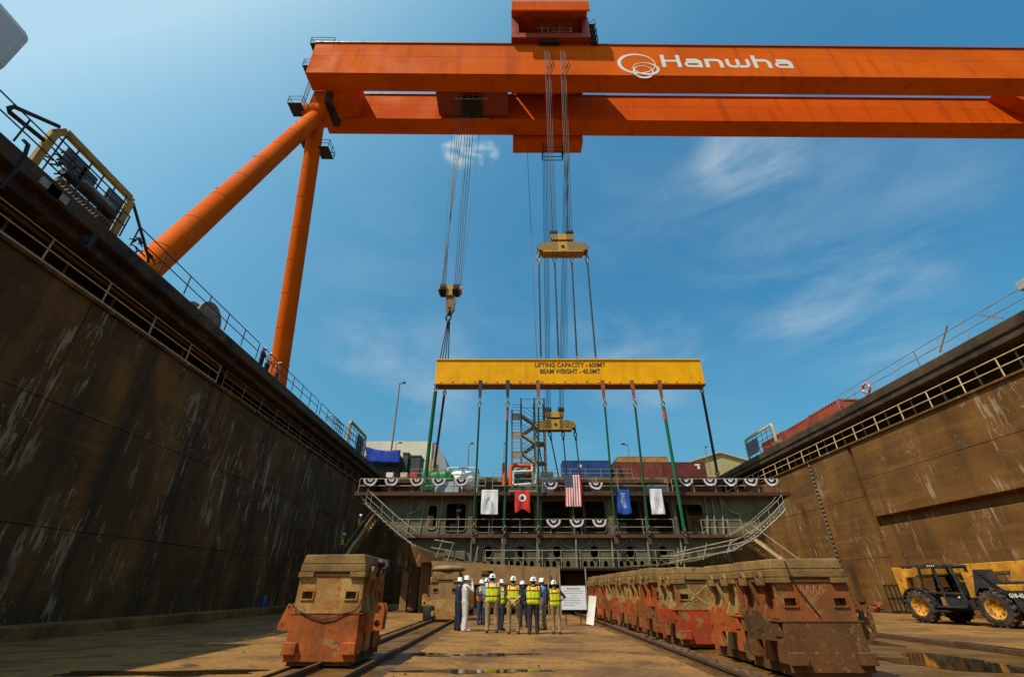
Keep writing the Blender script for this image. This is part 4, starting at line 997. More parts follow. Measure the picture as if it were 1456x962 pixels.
for k, (cx, z0, z1) in enumerate(((.38, .30, .62), (.5, .22, .50), (.60, .42, .74))):
    m = MB(); n_ = 14; vs = []
    for i in range(n_+1):
        f = z0+(z1-z0)*i/n_; w_ = .035*math.sin(math.pi*i/n_)+.004
        vs += [on(cx+.06*math.sin(f*9+k)-w_, f), on(cx+.06*math.sin(f*9+k)+w_, f)]
    m.add(vs, [(2*i, 2*i+1, 2*i+3, 2*i+2) for i in range(n_)]); m.build('faint_print', PRINT, cl)
t, on, cl = flag('red flag with white disc and dark emblem', 732, 754, 697, 726, [REDC], lambda a, b: 0, 2.2, bottom=lambda f: .14*math.cos(f*2*math.pi))
n = 28; m = MB(); m.add([on(.5+.24*math.cos(2*math.pi*i/n), .36+.185*math.sin(2*math.pi*i/n)) for i in range(n)], [tuple(range(n))]); m.build('white_disc', WHITE, cl)
m = MB()
for sx_, sz_, rx_, ry_ in ((.47, .31, .085, .05), (.53, .41, .085, .05), (.5, .36, .05, .07), (.58, .33, .05, .03), (.42, .40, .05, .03)):
    m.add([on(sx_+rx_*math.cos(2*math.pi*i/12), sz_+ry_*math.sin(2*math.pi*i/12), .02+.001*sx_) for i in range(12)], [tuple(range(12))])
m.build('dark_emblem', NAVYC, cl)
t, on, cl = flag('blue flag with white upright lettering right of the national flag', 875, 898, 696, 729, [BLUEC], lambda a, b: 0, 3.1, bottom=lambda f: .12*math.sin(f*math.pi))
decal(cl, on, *text_geo('BALLJOP', .24, bold=.010), .5, .45, 1.5, .72, WHITE, 'printed_lettering', rot=True)
t, on, cl = flag('white flag with grey print at the right end of the flags', 922, 946, 695, 731, [WHITE], lambda a, b: 0, 4.4)
for k, (cx, z0, z1) in enumerate(((.36, .34, .80), (.48, .30, .84), (.58, .40, .72), (.68, .36, .78))):
    for q in range(6):
        a0, a1 = z0+(z1-z0)*q/6, z0+(z1-z0)*(q+.62)/6
        m = MB(); m.add([on(cx-.028, a0), on(cx+.028, a0), on(cx+.028, a1), on(cx-.028, a1)], [(0, 1, 2, 3)]); m.build('faint_print', PRINT, cl)

BLACKN = M('deep_navy_cloth', (.008, .009, .022), rough=.85, fine=.05)
def bunting(label, u, v, grp, Y):
    c = atY(u, v, Y); t = thing('bunting_fan', label, 'bunting', c, grp)
    R = .47; rings = ((.0, .12, NAVYC), (.12, .38, WHITE), (.38, .68, BLACKN), (.68, .945, WHITE), (.945, 1.0, REDC)); n = 28
    for k, (r0, r1, mt) in enumerate(rings):
        m = MB(); vs = []
        for i in range(n+1):
            a = math.pi+math.pi*i/n; pl = .035*(1 if i % 2 else -1)
            for r in (r0, r1): vs.append((c.x+math.cos(a)*R*r*1.12, c.y-.05-pl*r*1.0, c.z+math.sin(a)*R*r*(1.08+.06*math.sin(u+i*.5))))
        m.add(vs, [(2*i, 2*i+1, 2*i+3, 2*i+2) for i in range(n)], 0, False); o = m.build('pleated_ring', mt, t); s_ = o.modifiers.new('thick', 'SOLIDIFY'); s_.thickness = .008
ords = ('first', 'second', 'third', 'fourth', 'fifth')
for i, u in enumerate((527, 557, 593, 624, 656)): bunting('%s fan from the left on the left upper deck railing' % ords[i].capitalize(), u, 681, 'bunting fans on the upper railing', YS-.0)
bunting('fan on the upper railing just left of the national flag', 783, 686, 'bunting fans on the upper railing', YS)
bunting('fan on the upper railing just right of the national flag', 847, 686, 'bunting fans on the upper railing', YS)
for i, u in enumerate((975, 1009, 1038, 1067, 1096)): bunting('%s fan from the left on the right upper deck railing' % ords[i].capitalize(), u, 681, 'bunting fans on the upper railing', YS)
for i, u in enumerate((787, 820, 852)): bunting('%s fan of three on the middle deck railing below the national flag' % ('left', 'middle', 'right')[i], u, 739, 'bunting fans on the middle railing', YS-.05)

# ================================================================== gear on the ship's deck
t = thing('pipe_machine', 'orange piped machine in a white tube guard on the ship deck', 'machine', atY(740, 695, 36.5))
OM = M('machine_orange', (.72, .10, .01), (.6, .08, .01), rough=.5)
def pth(pts, r, mat, nm, Y): return MB().path([atY(u, v, Y) for u, v in pts], r, n=8).build(nm, mat, t)
pth([(727, 690), (727, 663), (731, 661), (754, 661), (757, 664), (757, 671), (748, 672)], .2, OM, 'orange_pipe', 36.6)
pth([(717.5, 690), (717.5, 658)], .2, OM, 'orange_post', 36.9)
pth([(730, 688), (730, 670), (757, 669)], .08, WHITEP, 'guard_tube', 35.9)
pth([(731, 689), (760, 687), (762, 685), (762, 659), (757, 659), (758, 686)], .08, WHITEP, 'guard_tube', 35.9)
a, b = atY(732, 688, 37.2), atY(756, 674, 37.2); MB().box(a.x, b.x, 36.9, 38, a.z-.4, b.z).build('green_motor', M('motor_green', (.03, .10, .06), (.05, .06, .05), rough=.6), t, bevel=.05)
a, b = atY(723, 701, 35.5), atY(765, 690, 35.5); MB().box(a.x, b.x, 35.4, 37.5, Zt+.005, Zt+.4).build('skid_base', PRIMER2, t, bevel=.03)
t = thing('white_tank', 'white cylindrical tank unit in a frame on the ship deck', 'tank', atY(658, 697, 36.8))
a = atY(658, 684, 36.8); MB().lathe([(.02, -1.1), (.6, -1.05), (.8, -.7), (.8, .7), (.6, 1.05), (.02, 1.1)], (a.x, 37.2, Zt+1.25), (1, 0, 0), 20).build('tank_shell', WHITEP, t)
m = MB()
for dx in (-1.15, 0, 1.15):
    m.tube((a.x+dx, 36.3, Zt), (a.x+dx, 36.3, Zt+2.1), .06, n=6); m.tube((a.x+dx, 38.1, Zt), (a.x+dx, 38.1, Zt+2.1), .06, n=6)
for z in (.2, 2.1):
    m.tube((a.x-1.15, 36.3, Zt+z), (a.x+1.15, 36.3, Zt+z), .06, n=6); m.tube((a.x-1.15, 38.1, Zt+z), (a.x+1.15, 38.1, Zt+z), .06, n=6)
for dx in (-1.15, 0, 1.15): m.tube((a.x+dx, 36.3, Zt+2.1), (a.x+dx, 38.1, Zt+2.1), .06, n=6)
m.build('tank_frame', WHITEP, t)
t = thing('green_tarpaulin', 'green tarpaulin draped over gear on the ship deck', 'tarpaulin', atY(615, 697, 36.4)); m = MB()
a, b = atY(597, 697, 36.2), atY(645, 668, 36.2); nx, ny = 18, 8; vs = []
for j in range(ny+1):
    for i in range(nx+1):
        fx, fy = i/nx, j/ny; x = a.x+(b.x-a.x)*fx; top = b.z-.15*math.sin(fx*7)-.25*fx; z = Zt+.05+(top-Zt)*min(1, fy*2.2)
        vs.append((x, 36.1+.10*math.sin(fx*22+fy*3)*(1-fy)+max(0, fy-.45)*3.0, z+.06*math.sin(fx*13+fy*8)))
m.add(vs, [(j*(nx+1)+i, j*(nx+1)+i+1, (j+1)*(nx+1)+i+1, (j+1)*(nx+1)+i) for j in range(ny) for i in range(nx)], 0, True)
o = m.build('tarpaulin_sheet', GREENTARP, t); s_ = o.modifiers.new('thick', 'SOLIDIFY'); s_.thickness = .02
MB().box(a.x+1.2, b.x+.5, 35.9, 36.05, Zt+.01, Zt+1.0).build('pale_panel', M('pale_sheet', (.42, .47, .50), (.35, .40, .43), rough=.5), t)
for i, (u, v0, v1, w_, mt) in enumerate(((778, 699, 672, .5, GALV), (700, 699, 686, .7, DARK), (890, 700, 688, .9, DECKRUST), (935, 700, 690, .8, GALV))):
    a, b = atY(u, v0, 38), atY(u, v1, 38); o = MB().box(a.x-w_, a.x+w_, 37.5, 38.6, Zt+.003, b.z).build('deck_crate', mt, bevel=.03)
    tag(o, ('grey crate on the ship deck right of the orange machine', 'dark low crate on the deck behind the white flag', 'rusty low crate on the deck above the blue flag', 'grey low crate on the deck above the right white flag')[i], 'crate', 'crates on the ship deck')

# ================================================================== steel stair tower behind the ship
TY = 47.0; tb = atY(754, 690, TY)
tower = thing('stair_tower', 'galvanised steel stair tower with zigzag flights behind the ship', 'stair tower', (tb.x, TY, Zt-7))
ux = [atY(u, 640, TY).x for u in (728, 741.5, 761.5, 776)]
zT = atY(750, 566, TY).z; zB = 0.0
for i, x in enumerate(ux):
    for y in (TY, TY+1.8): MB().bar((x, y, zB), (x, y, zT-(1.3 if i == 0 else 0)), .16, .16).build('corner_post', M('tower_post_rust', (.16, .10, .07), (.11, .08, .06), scale=2), tower)
lv = [zT-1.75-i*2.05 for i in range(9)]
for i, z in enumerate(lv):
    if z < 1: break
    MB().box(ux[0], ux[1], TY, TY+1.8, z-.12, z).build('landing', GALV, tower)
    MB().box(ux[2], ux[3], TY, TY+1.8, z-1.1, z-.98).build('landing', GALV, tower)
    for k in (.0, .35, .7, 1.0):
        MB().tube((ux[0], TY, z+k), (ux[1], TY, z+k), .03, n=5).build('guard_rail', GALV, tower)
        MB().tube((ux[2], TY, z-1.0+k), (ux[3], TY, z-1.0+k), .03, n=5).build('guard_rail', GALV, tower)
    MB().box(ux[0]+.05, ux[1], TY-.06, TY-.02, z-.75, z-.13).build('kick_panel', GALV, tower)
    for (xa, za, xb, zb_, y) in ((ux[1], z, ux[2], z-1.0, TY+.1), (ux[2], z-1.0, ux[1], z-2.05, TY+1.4)):
        f = MB().bar((xa, y, za-.1), (xb, y, zb_-.1), .06, .26).build('flight_stringer', GALV, tower)
        MB().bar((xa, y+.7*(1 if y < TY+1 else -1), za-.1), (xb, y+.7*(1 if y < TY+1 else -1), zb_-.1), .06, .26).build('flight_stringer', GALV, tower)
        m = MB()
        for q in range(6):
            g = (q+.5)/6; x, zz_ = xa+(xb-xa)*g, za+(zb_-za)*g; m.box(x-.14, x+.14, *sorted((y, y+.7*(1 if y < TY+1 else -1))), zz_-.06, zz_-.02)
        m.build('treads', GALV, f)
        for h in (.5, .95): MB().tube((xa, y, za+h), (xb, y, zb_+h), .028, n=5).build('handrail', GALV, tower)
for z in (zT-.1, zT-1.1): MB().tube((ux[1], TY, z), (ux[3], TY, z), .03, n=5).build('guard_rail', GALV, tower)

# ================================================================== far quay: containers, sheds, masts
def container(label, x0, x1, y0, y1, z0, h, mat, grp='shipping containers on the quay', ribs=None, axis='x'):
    t = thing('shipping_container', label, 'container', ((x0+x1)/2, (y0+y1)/2, z0), grp)
    MB().box(x0+.06, x1-.06, y0+.06, y1-.06, z0+.1, z0+h-.08).build('body', mat, t)
    m = MB()
    for x in (x0, x1-.14):
        for y in (y0, y1-.14): m.box(x, x+.14, y, y+.14, z0, z0+h)
    for z in (z0+.02, z0+h-.14):
        for y in (y0+.01, y1-.13): m.box(x0+.14, x1-.14, y, y+.12, z, z+.12)
        for x in (x0+.01, x1-.13): m.box(x, x+.12, y0+.14, y1-.14, z, z+.12)
    m.build('frame', mat, t)
    n = ribs or int((x1-x0)/.3); r = None
    if axis == 'x':
        for i in range(n):
            x = x0+.3+i*(x1-x0-.6)/(n-1)
            if r is None: r = MB().hexa([(x-.09, y0+.02, z0+.14), (x+.09, y0+.02, z0+.14), (x+.12, y0+.058, z0+.14), (x-.12, y0+.058, z0+.14)], [(x-.09, y0+.02, z0+h-.14), (x+.09, y0+.02, z0+h-.14), (x+.12, y0+.058, z0+h-.14), (x-.12, y0+.058, z0+h-.14)]).build('corrugation', mat, t); q0 = x
            else: link_copy(r, t, (x-q0, 0, 0))
    else:
        n = ribs or int((y1-y0)/.4)
        for i in range(n):
            y = y0+.3+i*(y1-y0-.6)/(n-1)
            if r is None: r = MB().box(x0+.0, x0+.058, y-.09, y+.09, z0+.14, z0+h-.14).build('corrugation', mat, t); q0 = y
            else: link_copy(r, t, (0, y-q0, 0))
    return t
CBLUE = M('container_blue', (.014, .06, .22), (.010, .04, .15), scale=1, rough=.55, streak=(.06, .05, .06), streak_amt=.4)
CRED = M('container_maroon', (.19, .036, .022), (.13, .028, .018), scale=1, rough=.6, spots=(.34, .20, .13), spot_scale=2.5, spot_lo=.64, streak=(.3, .16, .09), streak_amt=.35)
CRED2 = M('container_dark_maroon', (.15, .026, .018), (.11, .02, .015), scale=1, rough=.6)
CTAN = M('container_ochre', (.40, .23, .08), (.28, .15, .05), scale=1, rough=.6, spots=(.16, .07, .03))
REDQ = M('rust_red_quay_box', (.36, .07, .03), (.24, .05, .025), scale=1, rough=.65, spots=(.5, .3, .2), spot_scale=1.6, spot_lo=.68)
YC = 63.0
def cx_(u, v=665, Y=YC): return atY(u, v, Y).x
t = container('blue shipping container with small white star behind the national flag', cx_(800), cx_(868.5), YC, YC+2.5, ZQ, atY(830, 654, YC).z-ZQ, CBLUE)
p = atY(825, 662, YC-.05); m = MB(); m.add([(p.x+(.34 if k % 2 == 0 else .15)*math.cos(math.pi/2+k*math.pi/5), YC-.01, p.z+(.34 if k % 2 == 0 else .15)*math.sin(math.pi/2+k*math.pi/5)) for k in range(10)], [tuple(range(10))]); m.build('white_star', WHITEP, t)
container('weathered maroon shipping container with pale rust, left of the pair', cx_(880), cx_(942), YC, YC+2.5, ZQ, atY(900, 656, YC).z-ZQ, CRED)
t = container('dark maroon shipping container at the right of the pair', cx_(943), cx_(1004), YC+.1, YC+2.6, ZQ, atY(980, 656, YC).z-ZQ, CRED2)
p = atY(992, 662, YC); MB().box(p.x-.35, p.x+.35, YC+.07, YC+.098, p.z+.05, p.z+.3).build('white_mark', WHITEP, t); MB().box(p.x-.05, p.x+.3, YC+.07, YC+.098, p.z-.4, p.z+.04).build('white_mark', WHITEP, t)
container('ochre shipping container showing above the maroon pair', cx_(878, 652, 67), cx_(950, 652, 67), 67, 69.5, ZQ, atY(910, 648, 67).z-ZQ, CTAN)
container('rusty open container end left of the maroon pair', cx_(872), cx_(879), YC-.6, YC+2.4, ZQ, atY(900, 656, YC).z-ZQ-.1, DECKRUST, ribs=3)
# rust red boxes along the right quay
ya, yb = atX(1205, 600, XR+.2).y, atX(1085, 640, XR+.2).y
for i in range(3):
    y0_ = ya+(yb-ya)*i/3+.05; y1_ = ya+(yb-ya)*(i+1)/3-.05
    container('%s rust red ribbed box in the row along the right quay' % ('nearest', 'middle', 'farthest')[i], XR+.15, XR+2.4, y0_, y1_, ZQ+.02, 1.02-.06*(i == 1), REDQ, 'rust red boxes on the right quay', axis='y')
o = MB().box(XR-.19, XR+.05, yb-3, ya+9, ZQ+.005, ZQ+.3).build('quay_kerb', M('tan_kerb', (.34, .22, .11), (.25, .16, .08)), bevel=.03); tag(o, 'tan concrete kerb in front of the rust red boxes', 'kerb')
# buildings
def shed(label, x0, x1, y0, y1, zw, zr, mat, roof, name='storage_shed', ridge='y'):
    t = thing(name, label, 'building', ((x0+x1)/2, (y0+y1)/2, ZQ)); xm_ = (x0+x1)/2
    MB().prism([(x0, y0, ZQ), (x1, y0, ZQ), (x1, y0, zw), (xm_, y0, zr), (x0, y0, zw)], (0, y1-y0, 0)).build('wall', mat, t)
    for s_, xe in ((-1, x0), (1, x1)):
        d = (zr-zw)/(xm_-xe)*(xe-xe)
        ex = xe+s_*.4; ez = zw-(zr-zw)/abs(xm_-xe)*.4
        MB().hexa([(ex, y0-.4, ez+.02), (xm_, y0-.4, zr+.02), (xm_, y1+.4, zr+.02), (ex, y1+.4, ez+.02)], [(ex, y0-.4, ez+.25), (xm_, y0-.4, zr+.25), (xm_, y1+.4, zr+.25), (ex, y1+.4, ez+.25)]).build('roof', roof, t)
    return t
TANW = M('tan_shed_wall', (.42, .36, .16), (.36, .31, .14), scale=.4, rough=.7)
a, b = atY(985, 657, 85), atY(1050, 657, 85)
sh = shed('tan gabled shed behind the maroon container on the right', a.x, b.x+2, 85, 100, atY(1000, 656, 85).z, atY(1016, 644, 85).z, TANW, M('tan_shed_roof', (.5, .44, .24), (.42, .36, .2)))
for i in range(9):
    x = a.x+.8+i*(b.x+2-a.x-1.6)/8; MB().box(x-.04, x+.04, 84.93, 84.995, ZQ, atY(1000, 657, 85).z).build('cladding_rib', TANW, sh)
# white barrel-roofed hall
t = thing('assembly_hall', 'white fronted hall with grey curved roof behind the left slings', 'building', (-15, 95, ZQ)); Yh = 95
a, b = atY(560, 640, Yh), atY(622, 640, Yh); zt_h = atY(620, 627, Yh).z
MB().box(a.x-6, b.x-1.2, Yh, Yh+4, ZQ, zt_h).build('front_wall', M('hall_cream', (.62, .58, .46), (.55, .5, .4), scale=.2), t)
pr = [(b.x-1.18, Yh+.4, ZQ), (b.x-1.18, Yh+.4, zt_h-.3)]
e = atY(642, 668, Yh)
for i in range(1, 9):
    a_ = math.pi/2*(i/8); pr.append((b.x-1.18+(e.x-b.x+1.18)*math.sin(a_), Yh+.4, ZQ+(zt_h-.3-ZQ)*(.05+.95*math.cos(a_))))
MB().prism(pr, (0, 25, 0)).build('curved_roof', M('hall_grey', (.30, .33, .34), (.26, .28, .3), scale=.2), t)
p = atY(613, 660, Yh-.05); MB().box(p.x-1.0, p.x+1.0, Yh-.1, Yh-.01, p.z-1.4, p.z+1.0).build('door', M('hall_door', (.42, .3, .13)), t)
# blue tarpaulin shelter and grey sheds on the left corner of the far quay
a, b = atY(519, 660, 58), atY(569, 638, 62); t = thing('tarp_shelter', 'bright blue tarpaulin shelter on the far left quay corner', 'shelter', (a.x, 62, ZQ)); m = MB(); vs = []
q = [atY(519, 634, 62), atY(569, 639, 62), atY(568, 658, 61.5), atY(523, 657, 61.5)]
for j in range(7):
    for i in range(13):
        fx, fy = i/12, j/6; p = q[0].lerp(q[1], fx).lerp(q[3].lerp(q[2], fx), fy); p = p+V((0, -.07*math.sin(fx*17+fy*4)-.05*math.sin(fx*31)*fy, -.35*math.sin(fx*math.pi)*(1-fy))); vs.append(p)
m.add(vs, [(j*13+i, j*13+i+1, (j+1)*13+i+1, (j+1)*13+i) for j in range(6) for i in range(12)], 0, True); o = m.build('tarpaulin_sheet', BLUETARP, t); s_ = o.modifiers.new('thick', 'SOLIDIFY'); s_.thickness = .03
for p in q[:2]: MB().tube((p.x, p.y+.1, ZQ), (p.x, p.y+.1, p.z), .07, n=6).build('pole', DARK, t)
MB().box(q[0].x, q[1].x, 62.6, 65, ZQ, q[1].z-.6).build('shelter_frame', DARK, t)
for i, (u0, u1, v) in enumerate(((571, 581, 644), (583, 598, 648))):
    a, b = atY(u0, 665, 64), atY(u1, v, 64); o = thing('container_hut', 'dark grey hut %s the blue shelter' % ('right beside', 'farther right of')[i], 'hut', (a.x, 64, ZQ))
    MB().box(a.x, b.x, 64, 67, ZQ, b.z).build('hut_body', M('hut_dark', (.06, .055, .05), (.045, .04, .035)), o, bevel=.03); MB().box(a.x-.1, b.x+.1, 63.9, 67.1, b.z+.003, b.z+.15).build('hut_roof', GALV, o)
for i, (u, mt, l_) in enumerate(((576, CREAM, 'cream box on the far quay by the dark huts'), (590, REDC, 'red box on the far quay by the dark huts'), (556, WHITEP, 'small white box below the blue shelter'))):
    a = atY(u, 662, 60.6); o = MB().box(a.x-.45, a.x+.45, 60.4, 61.1, ZQ+.002, ZQ+.75).build('quay_box', mt, bevel=.04); tag(o, l_, 'box', 'small boxes on the far quay')
# lamp masts
def mast(label, u, v0, v1, Y, r, arm):
    a, b = atY(u, v1, Y), atY(u, v0, Y); t = thing('lamp_mast', label, 'lamp post', (a.x, Y, ZQ), 'lamp masts on the far quay')
    MB().tube((a.x, Y, ZQ), (b.x if False else a.x, Y, b.z), r, r*.6, n=8).build('mast', BROWNRAIL, t)
    h = MB().bar((a.x, Y, b.z-.05), (a.x+arm, Y, b.z+.05), .10, .08).build('lamp_arm', DARK, t); MB().box(*sorted((a.x+arm*.6, a.x+arm*1.3)), Y-.2, Y+.2, b.z+.02, b.z+.22).build('lamp_head', DARK, h)
mast('tall brown mast with a small lamp above the blue shelter', 555, 545, 650, 66, .17, .7)
mast('short lamp mast right behind the blue shelter', 561, 630, 650, 90, .12, .9)
mast('lamp mast between the black sling and the first dark green one', 664, 631, 690, 75, .13, .6)
mast('thin lamp mast left of the stair tower', 716, 631, 690, 75, .10, .2)
mast('lamp mast above the blue container', 896, 632, 660, 75, .13, -.8)
mast('thin mast before the tan shed', 1009, 636, 670, 80, .12, .3)
mast('short lamp mast behind the left slings', 613, 631, 665, 90, .12, .5)

# ================================================================== quay machines on the side walls
def u_frame(label, X, ya, yb, z, h, mat, r, panels, seed):
    rnd = random.Random(seed); t = thing('gangway_frame', label, 'gangway', (X, (ya+yb)/2, z), 'yellow gangway frames on the quay')
    fr = [V((X, ya, z)), V((X, ya, z+h*.82)), V((X, ya+.25, z+h)), V((X, yb-.08, z+h)), V((X, yb, z+h-.08)), V((X, yb, z))]
    m = MB()
    for p, q in zip(fr, fr[1:]): m.bar(p, q, .26, .18, up=(1, 0, 0))
    m.build('arch_frame', mat, t, bevel=.02)
    if panels:
        for f0, f1, z0, z1 in panels:
            MB().box(X-.1, X-.06, ya+(yb-ya)*f0, ya+(yb-ya)*f1, z+h*z0, z+h*z1).build('grey_panel', M('grey_panel_paint', (.16, .17, .18), (.12, .12, .13)), t)
    for k in range(6):
        y = ya+(yb-ya)*(k+.5)/6; MB().tube((X+.05, y, z), (X+.05, y, z+h*.92), .03, n=5).build('upright', DARK, t)
    for zz_ in (.28, .55, .8): MB().tube((X+.05, ya, z+h*zz_), (X+.05, yb, z+h*zz_), .03, n=5).build('guard_tube', DARK, t)
    return t
ya_, yb_ = atX(80, 178, -16.4).y, atX(187, 285, -16.4).y
t = u_frame('big yellow arched gangway frame with grey panels on the left quay', -16.4, ya_+.1, yb_, ZQ, 2.15, YELLOWD, .1, ((.18, .44, .50, .86), (.40, .58, .48, .80), (.72, .95, .12, .86)), 3)
m = MB().tube((-16.3, ya_+.9, ZQ+.75), (-16.3, ya_+3.2, ZQ+.75), .17, n=12); m.build('hydraulic_ram', DARK, t)
MB().tube((-16.25, ya_+1.6, ZQ+1.0), (-16.25, ya_+3.1, ZQ+1.0), .09, n=10).build('hydraulic_rod', GALV, t)
m = MB()
for k in range(16): m.tube((-16.3, ya_+.9+k*.15, ZQ+.35), (-16.3, ya_+.98+k*.15, ZQ+.35), .13, n=8)
m.build('spring_coil', M('coil_brown', (.2, .12, .05)), t)
rnd = random.Random(4); m = MB()
for k in range(14):
    p = V((-16.3+rnd.uniform(-.1, .1), ya_+.4+rnd.uniform(0, .8), ZQ+.7+rnd.uniform(-.3, .7))); q = p+V((rnd.uniform(-.1, .1), rnd.uniform(-.3, .3), rnd.uniform(-.3, .3))); m.path([p, (p+q)/2+V((0, .1, .1)), q], .035, n=5)
m.build('hose_bundle', BLACK, t)
g_ = MB().path([atX(72, 207, -16.4), atX(14, 160, -16.4), atX(13, 154, -16.4), atX(20, 152, -16.4), atX(84, 180, -16.4)], .075, n=8).build('looped_guard', DARK, t)
MB().path([atX(189, 288, -16.4), atX(211, 365, -16.1), atX(211, 374, -16.1)], .06, n=7).build('slanting_strut', DARK, t)
rnd = random.Random(14); m = MB()
for k in range(12):
    p = V((-16.2, 14.9+rnd.uniform(0, 1.6), ZQ+rnd.uniform(.1, .7))); m.path([p, p+V((0, rnd.uniform(-.3, .3), .2)), p+V((.05, rnd.uniform(-.4, .4), rnd.uniform(-.1, .4)))], .03, n=5)
m.build('hose_tangle', BLACK, t)
ya_, yb_ = atX(498, 600, -16.3).y, atX(520, 622, -16.3).y
u_frame('small yellow arched gangway frame on the left quay near the ship', -16.3, ya_, yb_, ZQ, 2.3, YELLOWD, .08, ((.55, .95, .05, .85),), 5)
ya_, yb_ = atX(1098, 606, XR-.1).y, atX(1060, 628, XR-.1).y
t = u_frame('cream arched gangway frame on the right quay beyond the red boxes', XR-.1, ya_, yb_, ZQ, 2.1, CREAM, .09, ((.55, 1.0, .1, .8),), 6)
t = thing('mesh_cage', 'dark wire cage on the left quay before the small yellow frame', 'cage', (-16.2, 44, ZQ))
yc = atX(483, 605, -16.2).y
for k in range(5):
    MB().path([(-16.2, yc-1+k*.5, ZQ), (-16.2, yc-1+k*.5, ZQ+1.3), (-16.7, yc-1+k*.5, ZQ+1.5), (-17.4, yc-1+k*.5, ZQ+1.3)], .03, n=5).build('cage_hoop', DARK, t)
for z in (.4, .8, 1.2): MB().tube((-16.2, yc-1, ZQ+z), (-16.2, yc+1, ZQ+z), .03, n=5).build('cage_wire', DARK, t)
# cable reel
p = atX(294, 446, -16.7); t = thing('cable_reel', 'dark half-hidden cable reel behind the left quay railing', 'cable reel', (-16.7, p.y, ZQ))
for dx in (0, .9): MB().lathe([(.1, 0), (1.0, 0), (1.0, .08), (.1, .08)], (-17.4+dx, p.y, ZQ+.25), (1, 0, 0), 28, smooth=False).build('flange', BROWNRAIL, t)
MB().tube((-17.3, p.y, ZQ+.25), (-16.5, p.y, ZQ+.25), .7, n=24).build('wound_cable', BLACK, t)
# pale machine cabin at the top left, overhanging the quay
ca = atX(47, 62, -16.3)
t = thing('machine_cabin', 'pale grey rounded machine cabin at the upper left corner', 'cabin', (-17.5, ca.y-3, ZQ))
MB().box(-18.6, -16.3, ca.y-6.0, ca.y, ZQ+1.9, ca.z+.25).build('cabin_shell', M('cabin_grey', (.70, .71, .69), (.62, .63, .61), scale=.6, rough=.6), t, bevel=.28)
MB().box(-18.4, -16.5, ca.y-5.7, ca.y-.4, ZQ+.5, ZQ+1.88).build('under_frame', DARK, t)
for y in (ca.y-4.8, ca.y-1.2):
    for x in (-18.2, -16.8): MB().tube((x, y-.2, ZQ+.45), (x, y+.2, ZQ+.45), .45, n=16).build('wheel', BLACK, t).rotation_euler = (0, 0, 0)
# red machine poking over the far right coping
p = atX(1452, 405, XR-.6); o = thing('roof_edge_box', 'pale brown box edge at the right margin above the quay railing', 'box', (XR, p.y, ZQ))
MB().box(XR-.8, XR+1.5, p.y-3, p.y+.1, ZQ+.6, p.z+.15).build('box_body', M('pale_box', (.40, .38, .36), (.3, .28, .26)), o, bevel=.05); MB().box(XR-.6, XR+1.3, p.y-2.8, p.y, ZQ+.003, ZQ+.6).build('skid', DARK, o)
